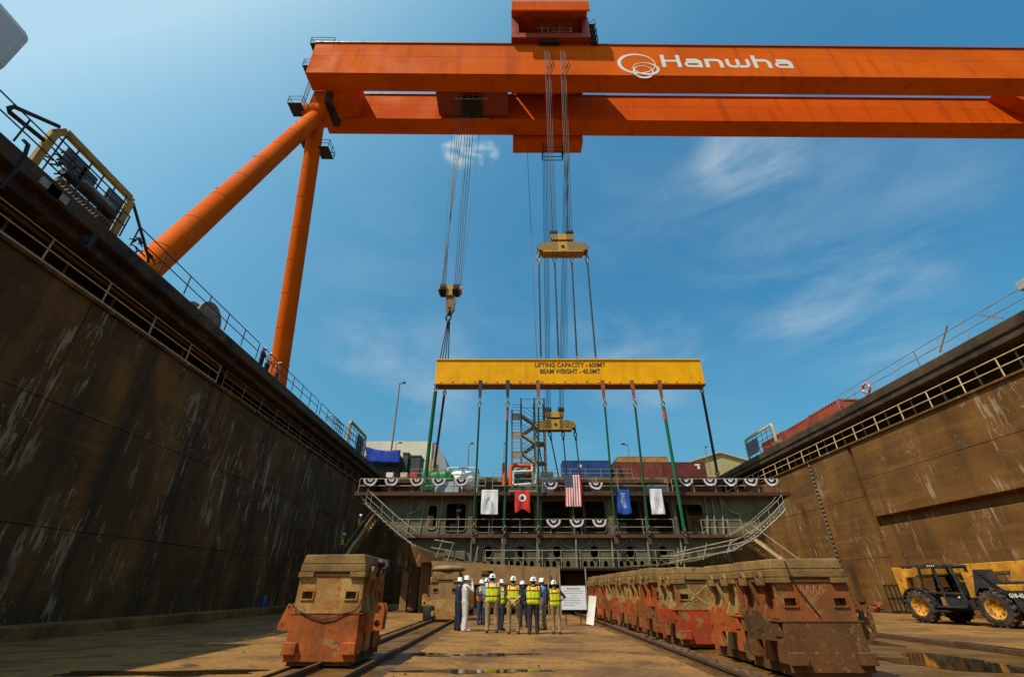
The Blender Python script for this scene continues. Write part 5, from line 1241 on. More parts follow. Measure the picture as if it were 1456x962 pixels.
# ================================================================== keel blocks
def keel_block(label, x, y, up, lo, cap, rotz=0., seed=0, grp='steel keel blocks in rows on the dock floor', sx=1.0, hz=1.0, mark=None, lugs=(1, 1)):
    """y = front face; local origin at the middle of the base"""
    t = thing('keel_block', label, 'keel block', (0, 0, 0), grp); rnd = random.Random(seed)
    D = .88
    def wz(z): return .79-.055*z/2.1
    for s_ in (-1, 1):                                    # front and back plates with slots
        outer = [(-wz(.95), .95), (wz(.95), .95), (wz(1.66), 1.66), (-wz(1.66), 1.66)]
        slots = [rect(-.62, -.38, 1.22, 1.36), rect(.38, .62, 1.22, 1.36)]
        pl = MB().plate(outer, slots, (0, s_*D, 0), (1, 0, 0), (0, 0, 1), (0, -s_*.05, 0)).build('upper_face', up, t)
        for c in (-.5, .5):
            m = MB()
            for a, b, c0, c1 in ((-.15, .15, 1.19, 1.22), (-.15, .15, 1.36, 1.39), (-.15, -.12, 1.22, 1.36), (.12, .15, 1.22, 1.36)): m.box(c+a, c+b, *sorted((s_*(D-.02), s_*(D+.025))), c0, c1)
            m.build('slot_frame', up, pl)
        MB().hexa([(-wz(.2), s_*D-.04-.01*s_, .07), (wz(.2), s_*D-.04-.01*s_, .07), (wz(.2), s_*D+.04-.01*s_, .07), (-wz(.2), s_*D+.04-.01*s_, .07)], [(-wz(.93), s_*D-.04, .93), (wz(.93), s_*D-.04, .93), (wz(.93), s_*D+.04, .93), (-wz(.93), s_*D+.04, .93)]).build('lower_face', lo, t, bevel=.012)
        for q in (-1, 1):
            MB().box(*sorted((q*.80, q*.50)), *sorted((s_*(D+.035), s_*(D+.15))), .20, .42).build('foot_lug', lo, t, bevel=.015)
    MB().box(-.60, .60, -.80, .80, .25, 1.6).build('core', RUSTD, t)
    MB().box(-.84, .84, -.93, .93, .932, .948).build('mid_flange', lo, t)
    for q in (-1, 1):                                     # ribbed sides
        MB().hexa([(q*.58, -.8, .97), (q*.66, -.8, .97), (q*.66, .8, .97), (q*.58, .8, .97)] if q > 0 else [(q*.66, -.8, .97), (q*.58, -.8, .97), (q*.58, .8, .97), (q*.66, .8, .97)],
                  [(q*.55, -.8, 1.64), (q*.62, -.8, 1.64), (q*.62, .8, 1.64), (q*.55, .8, 1.64)] if q > 0 else [(q*.62, -.8, 1.64), (q*.55, -.8, 1.64), (q*.55, .8, 1.64), (q*.62, .8, 1.64)]).build('side_plate', up, t)
        for yy in (-.42, .10, .5):
            MB().prism([(q*.60, yy, 1.66), (q*.80, yy, 1.66), (q*.66, yy, 1.22)], (0, .05, 0)).build('upper_gusset', up, t)
            MB().prism([(q*.62, yy+.1, .95), (q*.82, yy+.1, .95), (q*.66, yy+.1, 1.30)], (0, .05, 0)).build('lower_gusset', up, t)
        MB().box(*sorted((q*.74, q*.82)), -.83, .83, .66, .93).build('side_beam', lo, t, bevel=.01)
        for yy in (-.84, -.30, .35):
            MB().box(*sorted((q*.60, q*.80)), yy, yy+.34, .2, .655).build('side_leg', lo if yy != -.30 else up, t, bevel=.01)
        for yy in (-.62, -.38):
            if not lugs[0 if q < 0 else 1]: continue
            if lugs[0 if q < 0 else 1] == 2: pts = [(q*.8, .62), (q*1.16, .62), (q*1.18, .70), (q*1.02, 1.12), (q*.96, 1.12), (q*.8, .90)]
            else: pts = [(q*.8, .58), (q*1.22, .62), (q*1.24, 1.02), (q*1.20, 1.12), (q*1.12, 1.14), (q*1.02, 1.10), (q*.98, 1.0), (q*.8, .88)]
            hs = [ell(q*1.12, 1.04, .045, n=8), ell(q*1.10, .74, .07, n=10)] if lugs[0 if q < 0 else 1] == 1 else [ell(q*1.04, .72, .05, n=8), ell(q*.99, 1.05, .025, n=6)]
            MB().plate(pts, hs, (0, yy, 0), (1, 0, 0), (0, 0, 1), (0, .05, 0)).build('lug', lo, t)
        for yy in (-.5, .3): MB().plate([(-.14, 0), (.14, 0), (.14, .18), (.07, .27), (-.07, .27), (-.14, .18)], [ell(0, .15, .05, n=8)], (q*.80, yy, 1.60), (0, 1, 0), (0, 0, 1), (q*.06, 0, 0)).build('cap_lug', cap, t)
    MB().box(-.70, .70, -.86, .86, .0, .20).build('skid', RUSTD, t)
    c1 = MB().box(-.76, .76, -.93, .93, 1.745, 1.90).build('cap_layer', cap, t, bevel=.02)
    MB().box(-.78, -.42, -.95, -.6, 1.64, 1.742).build('cap_pad', cap, t, bevel=.01); MB().box(.42, .78, -.95, -.6, 1.64, 1.742).build('cap_pad', cap, t, bevel=.01)
    MB().box(-.74, .74, -.90, .90, 1.662, 1.742).build('cap_plate', RUSTD, t)
    MB().hexa([(-.745, -.915, 1.903), (.745, -.915, 1.903), (.745, .915, 1.903), (-.745, .915, 1.903)], [(-.71, -.89, 2.10), (.70+rnd.uniform(-.02, .02), -.89, 2.10+rnd.uniform(-.02, .02)), (.71, .89, 2.09), (-.71, .89, 2.11)]).build('cap_layer', cap, t, bevel=.025)
    if mark == 'X':
        for a, b in (((-.56, 1.02), (.22, 1.6)), ((-.52, 1.6), (.26, 1.0))):
            m = MB(); m.bar((a[0], -.886, a[1]), (b[0], -.886, b[1]), .035, .006, up=(0, 1, 0)); m.build('sprayed_cross', YPAINT, t)
    if mark == 'chalk':
        m = MB()
        for i in range(4):
            a = -.26+.13*i; m.bar((a, -.885, 1.42), (a+.07, -.885, 1.60), .012, .004, up=(0, 1, 0)); m.bar((a+.07, -.885, 1.60), (a+.1, -.885, 1.43), .012, .004, up=(0, 1, 0))
        m.build('chalk_marks', CHALK, t)
    if mark == 'cable':
        m = MB().path([(-.78, -.93, 1.10), (-.62, -.94, .99), (-.35, -.95, .90), (-.05, -.95, .83), (.2, -.95, .86), (.42, -.94, .94), (.64, -.93, .98), (.74, -.92, 1.08), (.77, -.9, 1.22)], .013, n=6); m.build('slack_cable', BLACK, t)
        MB().path([(.76, .2, 1.95), (.95, .15, 1.98), (1.02, .0, 1.88), (.95, -.1, 1.8)], .05, n=6).build('hose_coil', BLACK, t)
        for i in range(4): MB().tube((.62, .2+.17*i, 1.98), (.86, .2+.17*i, 1.98), .09, n=8).build('cap_roller', DARK, t)
    if mark == 'chalk':
        MB().path([(-.42, -.93, 2.06), (-.40, -.955, 1.8), (-.30, -.92, 1.55), (-.12, -.915, 1.25), (.02, -.91, 1.02)], .012, n=5).build('hanging_wire', BLACK, t)
    t.location = (x, y+D, 0); t.rotation_euler = (0, 0, rotz); t.scale = (sx, 1, hz)
    return t
keel_block('lone near keel block, tan above and orange below, left of the rails', -4.16, 11.95, RUSTA, RUSTB, CAPM, -.02, 1, mark='cable', lugs=(2, 1), sx=1.0, hz=1.03)
b0 = keel_block('nearest keel block of the right row with rust red face and chalk marks', 6.05, 10.5, RUSTC, RUSTD, CAPM, .0, 2, mark='chalk', hz=.95)
keel_block('second keel block in the right row, hard behind the nearest', 6.1, 12.5, RUSTE, RUSTB, CAPM, .02, 3, hz=.95)
keel_block('grey and red keel block with sprayed yellow cross in the right row', 5.62, 15.55, RUSTE, RUSTF, CAPM, .0, 4, mark='X', hz=.97)
oi = 0
nm = ('first', 'second', 'third', 'fourth', 'fifth', 'sixth', 'seventh', 'eighth')
for i, (y, x, up, lo) in enumerate(((17.75, 5.55, RUSTB, RUSTC), (19.85, 5.6, RUSTA, RUSTB), (22.0, 5.5, RUSTE, RUSTF), (24.8, 5.55, RUSTE, RUSTC), (26.9, 5.6, RUSTB, RUSTF), (29.0, 5.5, RUSTF, RUSTB), (31.3, 5.6, RUSTB, RUSTB))):
    keel_block('%s keel block behind the one with the yellow cross' % nm[i], x, y, up, lo, CAPM, .01*(i % 3-1), 10+i)
fb = keel_block('far tan keel block with rounded sacking on top, left of the standing group', -3.55, 27.6, HULLTAN, RUSTA, CAPM, .0, 30, hz=1.08)
o = MB().sphere((0, 0, 0), 1, 16, sc=(.95, 1.05, .22)); o = o.build('sacking', M('sack_brown', (.24, .15, .08), (.16, .1, .05), scale=3)); tag(o, 'brown sacking heaped on the far tan keel block', 'sacking'); o.location = (-3.55, 28.5, 2.42)
# chain lying along the right rail
t = thing('floor_chain', 'rusty chain lying along the rail at the foot of the right block row', 'chain', (4.55, 10, 0)); ck = None
y = 9.6; i = 0
while y < 24:
    if ck is None: ck = MB().path([(4.55+.075*math.cos(a), y+.15*math.sin(a), .03) for a in [k*2*math.pi/10 for k in range(10)]], .028, n=5, closed=True).build('chain_link', STEELRAIL, t); y0_ = y
    else: link_copy(ck, t, (random.uniform(-.05, .05), y-y0_, .0), (0, random.uniform(-.9, .9)*0, random.uniform(-.35, .35)))
    y += .235; i += 1
# small things on the floor
p = atZ(610, 882, 0); t = thing('rubber_fender', 'short black rubber roller on the floor by the left rail', 'roller', (p.x, p.y, 0)); MB().lathe([(.02, 0), (.30, 0), (.34, .08), (.34, .62), (.30, .7), (.12, .7), (.12, .6), (.02, .6)], (p.x, p.y, 0), (0, 0, 1), 20).build('rubber_body', BLACK, t)
p = atX(375, 858, XL+.8); t = thing('gas_bottle', 'slim blue gas bottle standing by the shaded left wall', 'gas bottle', (p.x, p.y, .38)); DB = M('drum_blue', (.015, .10, .42), rough=.4)
MB().lathe([(.02, 0), (.115, 0), (.12, .03), (.12, .50), (.10, .58), (.04, .63), (.035, .70), (.02, .71)], (p.x, p.y, .38), (0, 0, 1), 18).build('bottle_body', DB, t); MB().tube((p.x, p.y, 1.08), (p.x, p.y, 1.16), .03, n=8).build('valve', GALV, t)
p = atZ(1243, 869, 0); t = thing('scrap_pile', 'low heap of red scrap and weeds at the foot of the right wall', 'scrap', (25.8, 42, 0)); rnd = random.Random(5)
for i in range(16):
    c = V((25.3+rnd.uniform(-.4, .7), 37.2+rnd.uniform(0, 3.4), rnd.uniform(.12, .42))); d = V((rnd.uniform(-.2, .2), rnd.uniform(-1, 1), rnd.uniform(-.12, .12))).normalized()*rnd.uniform(.4, .9)
    MB().bar(c-d, c+d, rnd.uniform(.1, .3), rnd.uniform(.1, .25)).build('scrap_piece', rnd.choice([REDQ, REDQ, RUSTD, RUSTC]), t, bevel=.02)
rnd = random.Random(77)
for i in range(46):
    x, y = rnd.uniform(-8.8, 3.4), rnd.uniform(9, 24); s_ = rnd.uniform(.012, .032)
    m = MB(); m.sphere((0, 0, s_*.4), s_, 6, sc=(1, .7+rnd.random()*.6, .6)); 
    if i == 0: deb = m.build('rubble', RUSTD); deb.location = (x, y, 0); tag(deb, 'small loose rubble scattered over the floor slabs', 'rubble', kind='stuff'); base = deb
    else: m.v = [(a+x-base.location.x, b+y-base.location.y, c) for a, b, c in m.v]; base_v = m; o = m.build('rubble_piece', RUSTD, base, rel=False)

# ================================================================== people
SKIN = M('skin', (.46, .25, .16), (.40, .21, .13), rough=.55, fine=.05, bump=0, obj=True)
HAIR = M('hair_dark', (.03, .02, .014), rough=.7)
LIME = M('vest_lime', (.62, .80, .02), (.54, .72, .02), scale=6, rough=.7, fine=.12, bump=.8, bscale=12)
VRED = M('vest_band_red', (.42, .03, .02), rough=.7, fine=.05)
VORG = M('vest_orange', (.85, .14, .02), (.75, .11, .02), rough=.7, fine=.05)
SILVER = M('vest_reflective', (.55, .55, .52), rough=.35, fine=.03)
VYEL = M('vest_yellow_yoke', (.80, .60, .02), (.72, .52, .02), rough=.7, fine=.05)
KHAKI = M('khaki_cloth', bump=.9, bscale=13, c1=(.32, .22, .11), c2=(.24, .16, .08), scale=6, rough=.9)
CAMO = M('camouflage_cloth', bump=.9, bscale=13, c1=(.34, .27, .18), c2=(.12, .09, .06), scale=11, lo=.46, hi=.54, rough=.9)
BLACKC = M('black_cloth', bump=.9, bscale=13, c1=(.022, .022, .026), c2=(.03, .03, .034), scale=6, rough=.9)
NAVYW = M('navy_coverall', bump=.9, bscale=13, c1=(.018, .024, .055), c2=(.013, .018, .04), scale=6, rough=.9)
WHITEC = M('white_coverall', bump=.9, bscale=13, c1=(.62, .60, .58), c2=(.52, .50, .48), scale=5, rough=.9)
SHIRTB = M('light_blue_shirt', bump=.9, bscale=13, c1=(.16, .32, .62), c2=(.12, .26, .54), scale=6, rough=.9)
DENIM = M('dark_denim', bump=.9, bscale=13, c1=(.03, .05, .11), c2=(.022, .035, .08), scale=6, rough=.9)
HELM = M('white_helmet', (.80, .79, .76), (.76, .75, .72), rough=.3, fine=.02, bump=0)
BOOT = M('boot_leather', (.035, .022, .014), (.05, .03, .02), rough=.6)
def remesh(mb, vox, smooth=3):
    me = bpy.data.meshes.new('tmp'); me.from_pydata(mb.v, [], mb.f); o = bpy.data.objects.new('tmp', me); COL.objects.link(o)
    r = o.modifiers.new('r', 'REMESH'); r.mode = 'VOXEL'; r.voxel_size = vox
    s_ = o.modifiers.new('s', 'SMOOTH'); s_.factor = .5; s_.iterations = smooth
    bpy.context.view_layer.update(); out = bpy.data.meshes.new_from_object(o.evaluated_get(bpy.context.evaluated_depsgraph_get()))
    bpy.data.objects.remove(o); bpy.data.meshes.remove(me); return out
def capsule(mb, p, q, r1, r2):
    mb.tube(p, q, r1, r2, n=10); mb.sphere(p, r1, 10); mb.sphere(q, r2, 10)
def person(label, loc, ang, H, shirt, legs, arms='down', vest=None, boots=BOOT, sleeve=None, vox=.014, stance=.11, lean=0., tilt=0., wide=1., grp='people standing on the dock floor', head_turn=0., step=0.):
    k = (H-.05)/1.76; sleeve = sleeve or shirt
    caps = []                                            # (p, q, r1, r2, material index)
    MT = [legs, shirt, SKIN, HAIR, boots, sleeve]
    def c(p, q, r1, r2, mi): caps.append((V(p), V(q), r1, r2, mi))
    for s_ in (-1, 1):
        st = stance*s_; fy = step*s_
        c((st*.85, 0, .90), (st, .015+fy*.5, .50), .112, .082, 0); c((st, .015+fy*.5, .50), (st*1.05, -.02+fy, .10), .080, .068, 0)
        c((st*1.05, -.05+fy, .055), (st*1.2, .15+fy, .045), .05, .042, 4)
        c((s_*.075, -.015, .93), (s_*.07, -.01, 1.05), .105, .10, 0)
        c((s_*.085, 0, 1.05), (s_*.105, -.01, 1.32), .105, .115, 1); c((s_*.05, -.005, 1.40), (s_*.155, -.01, 1.42), .085, .075, 1)
    c((0, -.01, 1.0), (0, -.015, 1.38), .11, .12, 1)
    c((0, -.005, 1.42), (0, .01, 1.56), .058, .055, 2)
    hc = V((0, .02, 1.64)); c(hc+V((0, .012, -.045)), hc+V((0, -.008, .035)), .078, .092, 2); c(hc+V((0, -.045, -.02)), hc+V((0, -.05, .03)), .07, .075, 3)
    c(hc+V((0, .085, -.015)), hc+V((0, .108, -.03)), .014, .017, 2)
    for s_ in (-1, 1): c(hc+V((s_*.088, -.005, -.03)), hc+V((s_*.092, -.01, .01)), .018, .02, 2)
    poses = {'down': ((.235, -.03, 1.15), (.245, .05, .90)), 'behind': ((.275, -.10, 1.17), (.045, -.185, .985)), 'hip': ((.40, -.07, 1.19), (.205, .03, 1.03)),
             'front': ((.25, .06, 1.17), (.06, .25, 1.14)), 'face': ((.22, .20, 1.26), (.085, .21, 1.56)), 'phone': ((.25, .12, 1.16), (.12, .30, 1.24))}
    for s_ in (-1, 1):
        ps = arms if isinstance(arms, str) else arms[0 if s_ < 0 else 1]
        e, w_ = poses[ps]; sh_ = V((s_*.185, -.01, 1.42)); e = V((e[0]*s_, e[1], e[2])); w_ = V((w_[0]*s_, w_[1], w_[2]+(.012*s_ if ps == 'behind' else 0)))
        bare = sleeve == 'bare'
        c(sh_, e, .070, .055, 5 if not bare else 1); c(e, w_, .050 if not bare else .043, .038 if not bare else .031, 5 if not bare else 2)
        d = (w_-e).normalized(); side = d.cross(V((0, 1, 0)) if abs(d.y) < .7 else V((1, 0, 0))).normalized(); nrm = d.cross(side)
        c(w_, w_+d*.075, .030, .034, 2)
        for f, (o_, l_) in enumerate(((-.030, .070), (-.010, .082), (.010, .078), (.029, .062))):
            b_ = w_+d*.085+side*o_; m_ = b_+d*l_*.55+nrm*.008; c(b_, m_, .0105, .010, 2); c(m_, m_+d*l_*.4+nrm*.022, .010, .009, 2)
        c(w_+d*.03-side*.03*s_, w_+d*.075-side*.058*s_+nrm*.012, .013, .011, 2)
    if sleeve == 'bare': MT[5] = SKIN
    mb = MB()
    for p, q, r1, r2, mi in caps: capsule(mb, p, q, r1, r2)
    me = remesh(mb, vox)
    for m_ in MT: me.materials.append(m_ if not isinstance(m_, str) else SKIN)
    idx = []
    for poly in me.polygons:
        ct = poly.center; best = 1e9; bi = 0
        for p, q, r1, r2, mi in caps:
            d = q-p; L2 = d.length_squared; f = max(0, min(1, (ct-p).dot(d)/L2)) if L2 else 0
            ds = (ct-(p+d*f)).length/(r1+(r2-r1)*f)
            if ds < best: best = ds; bi = mi
        idx.append(bi)
    me.polygons.foreach_set('material_index', idx); me.polygons.foreach_set('use_smooth', [True]*len(idx))
    t = thing('person', label, 'person', (0, 0, 0), grp)
    me.name = 'body'; o = bpy.data.objects.new('body', me); COL.objects.link(o); o.parent = t
    h = MB().lathe([(.001, .128), (.035, .124), (.068, .108), (.094, .076), (.108, .036), (.113, .0), (.128, -.006), (.129, -.013), (.108, -.012), (.10, .03), (.06, .09), (.001, .11)], hc+V((0, -.005, .015)), (0, 0, 1), 22)
    h.prism([hc+V((.09*math.cos(a), .09+.10*math.sin(a), .004)) for a in [i*math.pi/8 for i in range(9)]], (0, 0, -.012)); h.box(-.012, .012, hc.y-.11, hc.y+.1, hc.z+.10, hc.z+.147)
    h.build('helmet', HELM, t)
    ey = MB()
    for s_ in (-1, 1): ey.sphere(hc+V((s_*.034, .088, .0)), .012, 6)
    ey.box(-.025, .025, hc.y+.078, hc.y+.09, hc.z-.068, hc.z-.060); ey.build('eyes_and_mouth', BLACKC, t)
    if vest:
        vb = MB()
        for s_ in (-1, 1):
            capsule(vb, V((s_*.09, -.005, .98)), V((s_*.112, -.012, 1.32)), .135, .137); capsule(vb, V((s_*.05, -.008, 1.38)), V((s_*.14, -.012, 1.40)), .108, .098)
        capsule(vb, V((0, -.012, .98)), V((0, -.018, 1.36)), .135, .142)
        vm = remesh(vb, .018, 4)
        for m_ in ([LIME, VRED, SILVER, VYEL] if vest == 'lime' else [VORG, LIME, SILVER, VORG]): vm.materials.append(m_)
        ii = []
        for poly in vm.polygons:
            x, y, z = poly.center; a = 0
            if z > 1.40: a = 3
            for zc in (1.08, 1.335):
                if abs(z-zc) < .027: a = 1
            if z > 1.335 and abs(abs(x)-.125) < .024: a = 1
            if y > .10 and abs(x) < .008: a = 1
            ii.append(a)
        vm.polygons.foreach_set('material_index', ii); vm.polygons.foreach_set('use_smooth', [True]*len(ii)); vm.name = 'vest'
        import bmesh
        bm = bmesh.new(); bm.from_mesh(vm); bmesh.ops.delete(bm, geom=[f for f in bm.faces if f.calc_center_median().z < .90 or (f.calc_center_median().z > 1.44 and abs(f.calc_center_median().x) < .075)], context='FACES'); bm.to_mesh(vm); bm.free()
        v_ = bpy.data.objects.new('vest', vm); COL.objects.link(v_); v_.parent = t
        if vest == 'lime':
            for q in range(2): MB().add([(x*1.0, -.165-.004*q, 1.215+.045*(.5-q)+y) for x, y, z in text_geo(('SAFETY', 'VISITOR')[q], .045)[0]], text_geo(('SAFETY', 'VISITOR')[q], .045)[1]) if False else None
    t.location = loc; t.rotation_euler = (lean, tilt, ang); t.scale = (k*wide, k*wide, k)
    return t
def place(u, v): return atZ(u, v, 0)
def hgt(u, v, vt): p = place(u, v); return atY(u, vt, p.y).z
PP = [
 ('person in navy coverall and white helmet at the far left of the group', 650, 896, 819, -1.0, NAVYW, NAVYW, 'front', None, {}),
 ('person in white coverall with hands raised to the face', 660, 897.5, 816.5, -1.15, WHITEC, WHITEC, 'face', None, dict(boots=WHITEC, stance=.085)),
 ('person in orange vest and dark jeans behind the front line', 683, 887, 822.5, -2.4, DENIM, DENIM, 'front', 'orange', {}),
 ('person in light blue shirt half hidden behind the tall khaki figure', 691, 887, 820, .2, SHIRTB, DENIM, 'down', None, {}),
 ('tall person in lime vest, blue sleeves and khaki trousers', 699, 899, 813.5, .05, SHIRTB, KHAKI, 'down', 'lime', dict(stance=.14, wide=1.08, step=.05)),
 ('person in lime vest and dark trousers turned to the right', 712, 895.5, 821.5, -.7, BLACKC, NAVYW, 'front', 'lime', dict(step=-.07, wide=.94)),
 ('person in lime vest with bare arms clasped behind the back', 730, 901, 817, 0., BLACKC, KHAKI, 'behind', 'lime', dict(sleeve='bare', stance=.15, wide=1.02, lean=.03)),
 ('person in dark clothes facing the camera with paper in hand', 745, 891, 823.5, 2.7, NAVYW, BLACKC, 'phone', None, dict(step=.08, tilt=.03)),
 ('person in lime vest, dark sleeves and black trousers', 758.5, 901, 818, .05, NAVYW, BLACKC, 'front', 'lime', dict(stance=.12, wide=1.10, step=.06, tilt=.02)),
 ('person in light blue shirt and camouflage trousers behind the black-trousered one', 772.5, 895, 820, .9, SHIRTB, CAMO, 'front', None, {}),
 ('person in lime vest with one bare arm on the hip beside the white board', 792, 901, 822.5, .15, BLACKC, KHAKI, ('down', 'hip'), 'lime', dict(sleeve='bare', stance=.11, wide=.95, step=-.05, tilt=-.03)),
]
for l, u, v, vt, ang, sh_, lg, arms, vest, kw in PP:
    p = place(u, v); person(l, (p.x, p.y, 0.0), ang, hgt(u, v, vt), sh_, lg, arms, vest, **kw)
far = dict(vox=.022)
for i, (u, v) in enumerate(((371, 514), (379, 522))):
    p = atX(u, v, -16.75); person('worker in %s clothes leaning at the left quay railing' % ('dark', 'pale grey')[i], (-16.75, p.y, ZQ), -1.57-.3*i, 1.82, (BLACKC, WHITEC)[i], (NAVYW, BLACKC)[i], 'front', None, grp='workers up on the quay and ship', **far)
p = atX(391, 539, -16.75); person('worker in orange vest by the foot of the far crane leg', (-16.75, p.y, ZQ), -1.4, 1.8, DENIM, DENIM, 'down', 'orange', grp='workers up on the quay and ship', **far)
for i, (u, v, l_) in enumerate(((508, 764, 'worker in lime vest climbing the dark left stair'), (484, 792, 'worker in lime vest low on the dark left stair'))):
    p = atY(u, v, 40); person(l_, (p.x, 40, p.z), -1.2, 1.82, DENIM, DENIM, 'phone', 'lime', grp='workers up on the quay and ship', **far)
p = atY(737, 672, 38.6); person('worker in white helmet behind the orange machine on the ship deck', (p.x, 38.6, Zt), 3.0, 1.85+.9, WHITEC, DENIM, 'down', None, grp='workers up on the quay and ship', **far)
# notice board on legs and leaning panel
p = place(816, 889); ya = p.y; t = thing('notice_board', 'white printed notice board on thin legs beside the group', 'board', (p.x, ya, 0))
a, b = atY(799, 866, ya), atY(832, 832.5, ya); wc = (b.x-a.x); m = MB()
bd = MB().box(a.x, b.x, ya, ya+.03, a.z, b.z).build('panel', M('board_white', (.74, .75, .78), (.70, .71, .75), rough=.5, fine=.03), t)
MB().box(a.x-.02, b.x+.02, ya+.031, ya+.05, a.z-.02, b.z+.02).build('board_frame', GALV, t)
for x in (a.x+.2, b.x-.25):
    MB().tube((x, ya+.06, 0), (x, ya+.045, b.z), .012, n=6).build('leg', DARK, t); MB().tube((x, ya+.55, 0), (x, ya+.06, b.z-.1), .012, n=6).build('leg', DARK, t)
for i, (w_, tx_) in enumerate(((.62, 'NOTICE'), (.9, ''), (.85, ''), (.3, ''), (.7, ''), (.8, ''), (.75, ''), (.5, ''))):
    z = b.z-.10-.095*i; wd = wc*w_*.45; c = (a.x+b.x)/2
    if i in (0,): MB().box(c-wd, c+wd, ya-.004, ya-.001, z-.022, z+.012).build('print_line', VRED, bd)
    else: MB().box(c-wd if i < 4 else a.x+.08, c+wd if i < 4 else a.x+.08+2*wd, ya-.004, ya-.001, z-.010, z+.008).build('print_line', PRINT, bd)
p = place(840, 889); q = [atY(833.5, 886, p.y), atY(844, 888.5, p.y-.15), atY(848, 847, p.y+.05), atY(837, 846, p.y+.15)]
m = MB().hexa([q[0], q[1], q[1]+V((0, .03, 0)), q[0]+V((0, .03, 0))], [q[3], q[2], q[2]+V((0, .03, 0)), q[3]+V((0, .03, 0))]); tag(m.build('leaning_panel', WHITEP), 'narrow white panel leaning beside the notice board', 'panel')
# ================================================================== telehandler (local: forward +Y, left -X)
th = thing('telehandler', 'yellow telehandler with dark cab parked by the sunlit right wall', 'telehandler', (0, 0, 0))
TD = M('telehandler_dark', (.028, .032, .036), (.02, .022, .026), scale=3, rough=.5, spots=(.075, .052, .03), spot_scale=2.5, spot_lo=.56)
MUDT = M('muddy_tyre', (.020, .017, .014), (.085, .055, .028), scale=4, lo=.42, hi=.6, rough=.9)
MUDY = M('muddy_yellow_rim', (.58, .26, .012), (.20, .10, .03), scale=5, lo=.45, hi=.62, rough=.7)
def wheel(x, y, s_):
    c = V((x, y, .70)); w_ = MB(); prof = [(.40, -.22), (.60, -.235), (.67, -.18), (.68, 0), (.67, .18), (.60, .235), (.40, .22)]
    w_.lathe(prof, c, (1, 0, 0), 32); wt = MB().lathe(prof, c, (1, 0, 0), 32).build('tyre', MUDT, th)
    m = MB()
    for i in range(18):
        a = 2*math.pi*i/18
        for sd_ in (-1, 1):
            a2 = a+(.1 if sd_ > 0 else .27); p = c+V((sd_*.12, .69*math.cos(a2), .69*math.sin(a2))); r_ = V((0, math.cos(a2), math.sin(a2))); tg = V((0, -math.sin(a2), math.cos(a2)))
            q = p+V((sd_*.12, 0, 0))+tg*.06; p2 = p-V((sd_*.11, 0, 0))-tg*.05; m.bar(p2, q-r_*.03, .075, .07, up=r_)
    m.build('tread_lugs', MUDT, wt)
    rim = MB().lathe([(.02, -.06), (.15, -.06), (.17, -.10), (.34, -.10), (.40, -.22), (.43, -.22), (.42, -.12)] if s_ < 0 else [(.02, .06), (.15, .06), (.17, .10), (.34, .10), (.40, .22), (.43, .22), (.42, .12)], c, (1, 0, 0), 28).build('rim', MUDY, wt)
    m = MB()
    for i in range(8): a = i*math.pi/4; m.tube(c+V((s_*.10, .25*math.cos(a), .25*math.sin(a))), c+V((s_*.14, .25*math.cos(a), .25*math.sin(a))), .022, n=6)
    m.build('wheel_nuts', DARK, wt)
for x in (-1.02, 1.02):
    for y in (1.65, -1.65): wheel(x, y, -1 if x < 0 else 1)
MB().box(-.62, .62, -2.7, 2.35, .62, 1.0).build('chassis', DARK, th, bevel=.04)
for y in (1.65, -1.65): MB().tube((-.9, y, .7), (.9, y, .7), .16, n=12).build('axle', DARK, th)
def fender(y):
    m = MB(); pts = [(y+.82*math.cos(a), .72+.82*math.sin(a)) for a in [math.radians(d) for d in range(5, 176, 17)]]; inn = [(y+.76*math.cos(a), .72+.76*math.sin(a)) for a in [math.radians(d) for d in range(175, 4, -17)]]
    for x in (-1.22, .84): MB().prism([(x, a, b) for a, b in pts+inn], (.38, 0, 0)).build('fender', TD, th)
fender(1.65)
# cab on the left side
cabm = MB(); prof = [(-.55, .85), (-.55, 1.25), (-.35, 2.36), (-.1, 2.44), (1.05, 2.42), (1.2, 2.34), (1.28, 1.35), (1.05, .95), (.9, .62), (-.3, .62)]
cf = []
for x in (-1.12, -.24):
    m = MB()
    for (a, b) in (((-.55, .85), (-.42, 2.36)), ((-.42, 2.36), (1.08, 2.38)), ((1.08, 2.38), (1.26, 1.35)), ((1.26, 1.35), (.95, .72)), ((.95, .72), (-.45, .72)), ((-.45, .72), (-.55, .85)), ((.28, .75), (.40, 2.36)), ((-.5, 1.25), (1.24, 1.32))):
        m.bar((x, *a), (x, *b), .09, .10, up=(1, 0, 0))
    m.build('cab_frame', TD, th, bevel=.015)
MB().prism([(-1.18, -.52, 2.37), (-1.18, -.42, 2.47), (-1.18, 1.02, 2.49), (-1.18, 1.20, 2.38)], (1.02, 0, 0)).build('cab_roof', TD, th, bevel=.03)
MB().prism([(-1.09, -.5, .85), (-1.09, -.5, 1.25), (-1.09, .28, 1.28), (-1.09, .28, .75), (-1.09, -.4, .75)], (.05, 0, 0)).build('door_panel', TD, th)
def glasspane(nm, pts, ext):
    MB().prism(pts, ext).build(nm, CABGLASS, th)
CABGLASS = bpy.data.materials.new('cab_glass'); CABGLASS.use_nodes = True; bn = CABGLASS.node_tree.nodes['Principled BSDF']; bn.inputs['Base Color'].default_value = (.75, .78, .76, 1); bn.inputs['Transmission Weight'].default_value = 1.; bn.inputs['Roughness'].default_value = .03; bn.inputs['IOR'].default_value = 1.02
for x in (-1.10, -.26): glasspane('side_glass', [(x, -.5, 1.3), (x, .30, 1.33), (x, .37, 2.32), (x, -.40, 2.32)], (.012, 0, 0)); glasspane('side_glass', [(x, .40, 1.35), (x, 1.22, 1.40), (x, 1.06, 2.32), (x, .45, 2.32)], (.012, 0, 0))
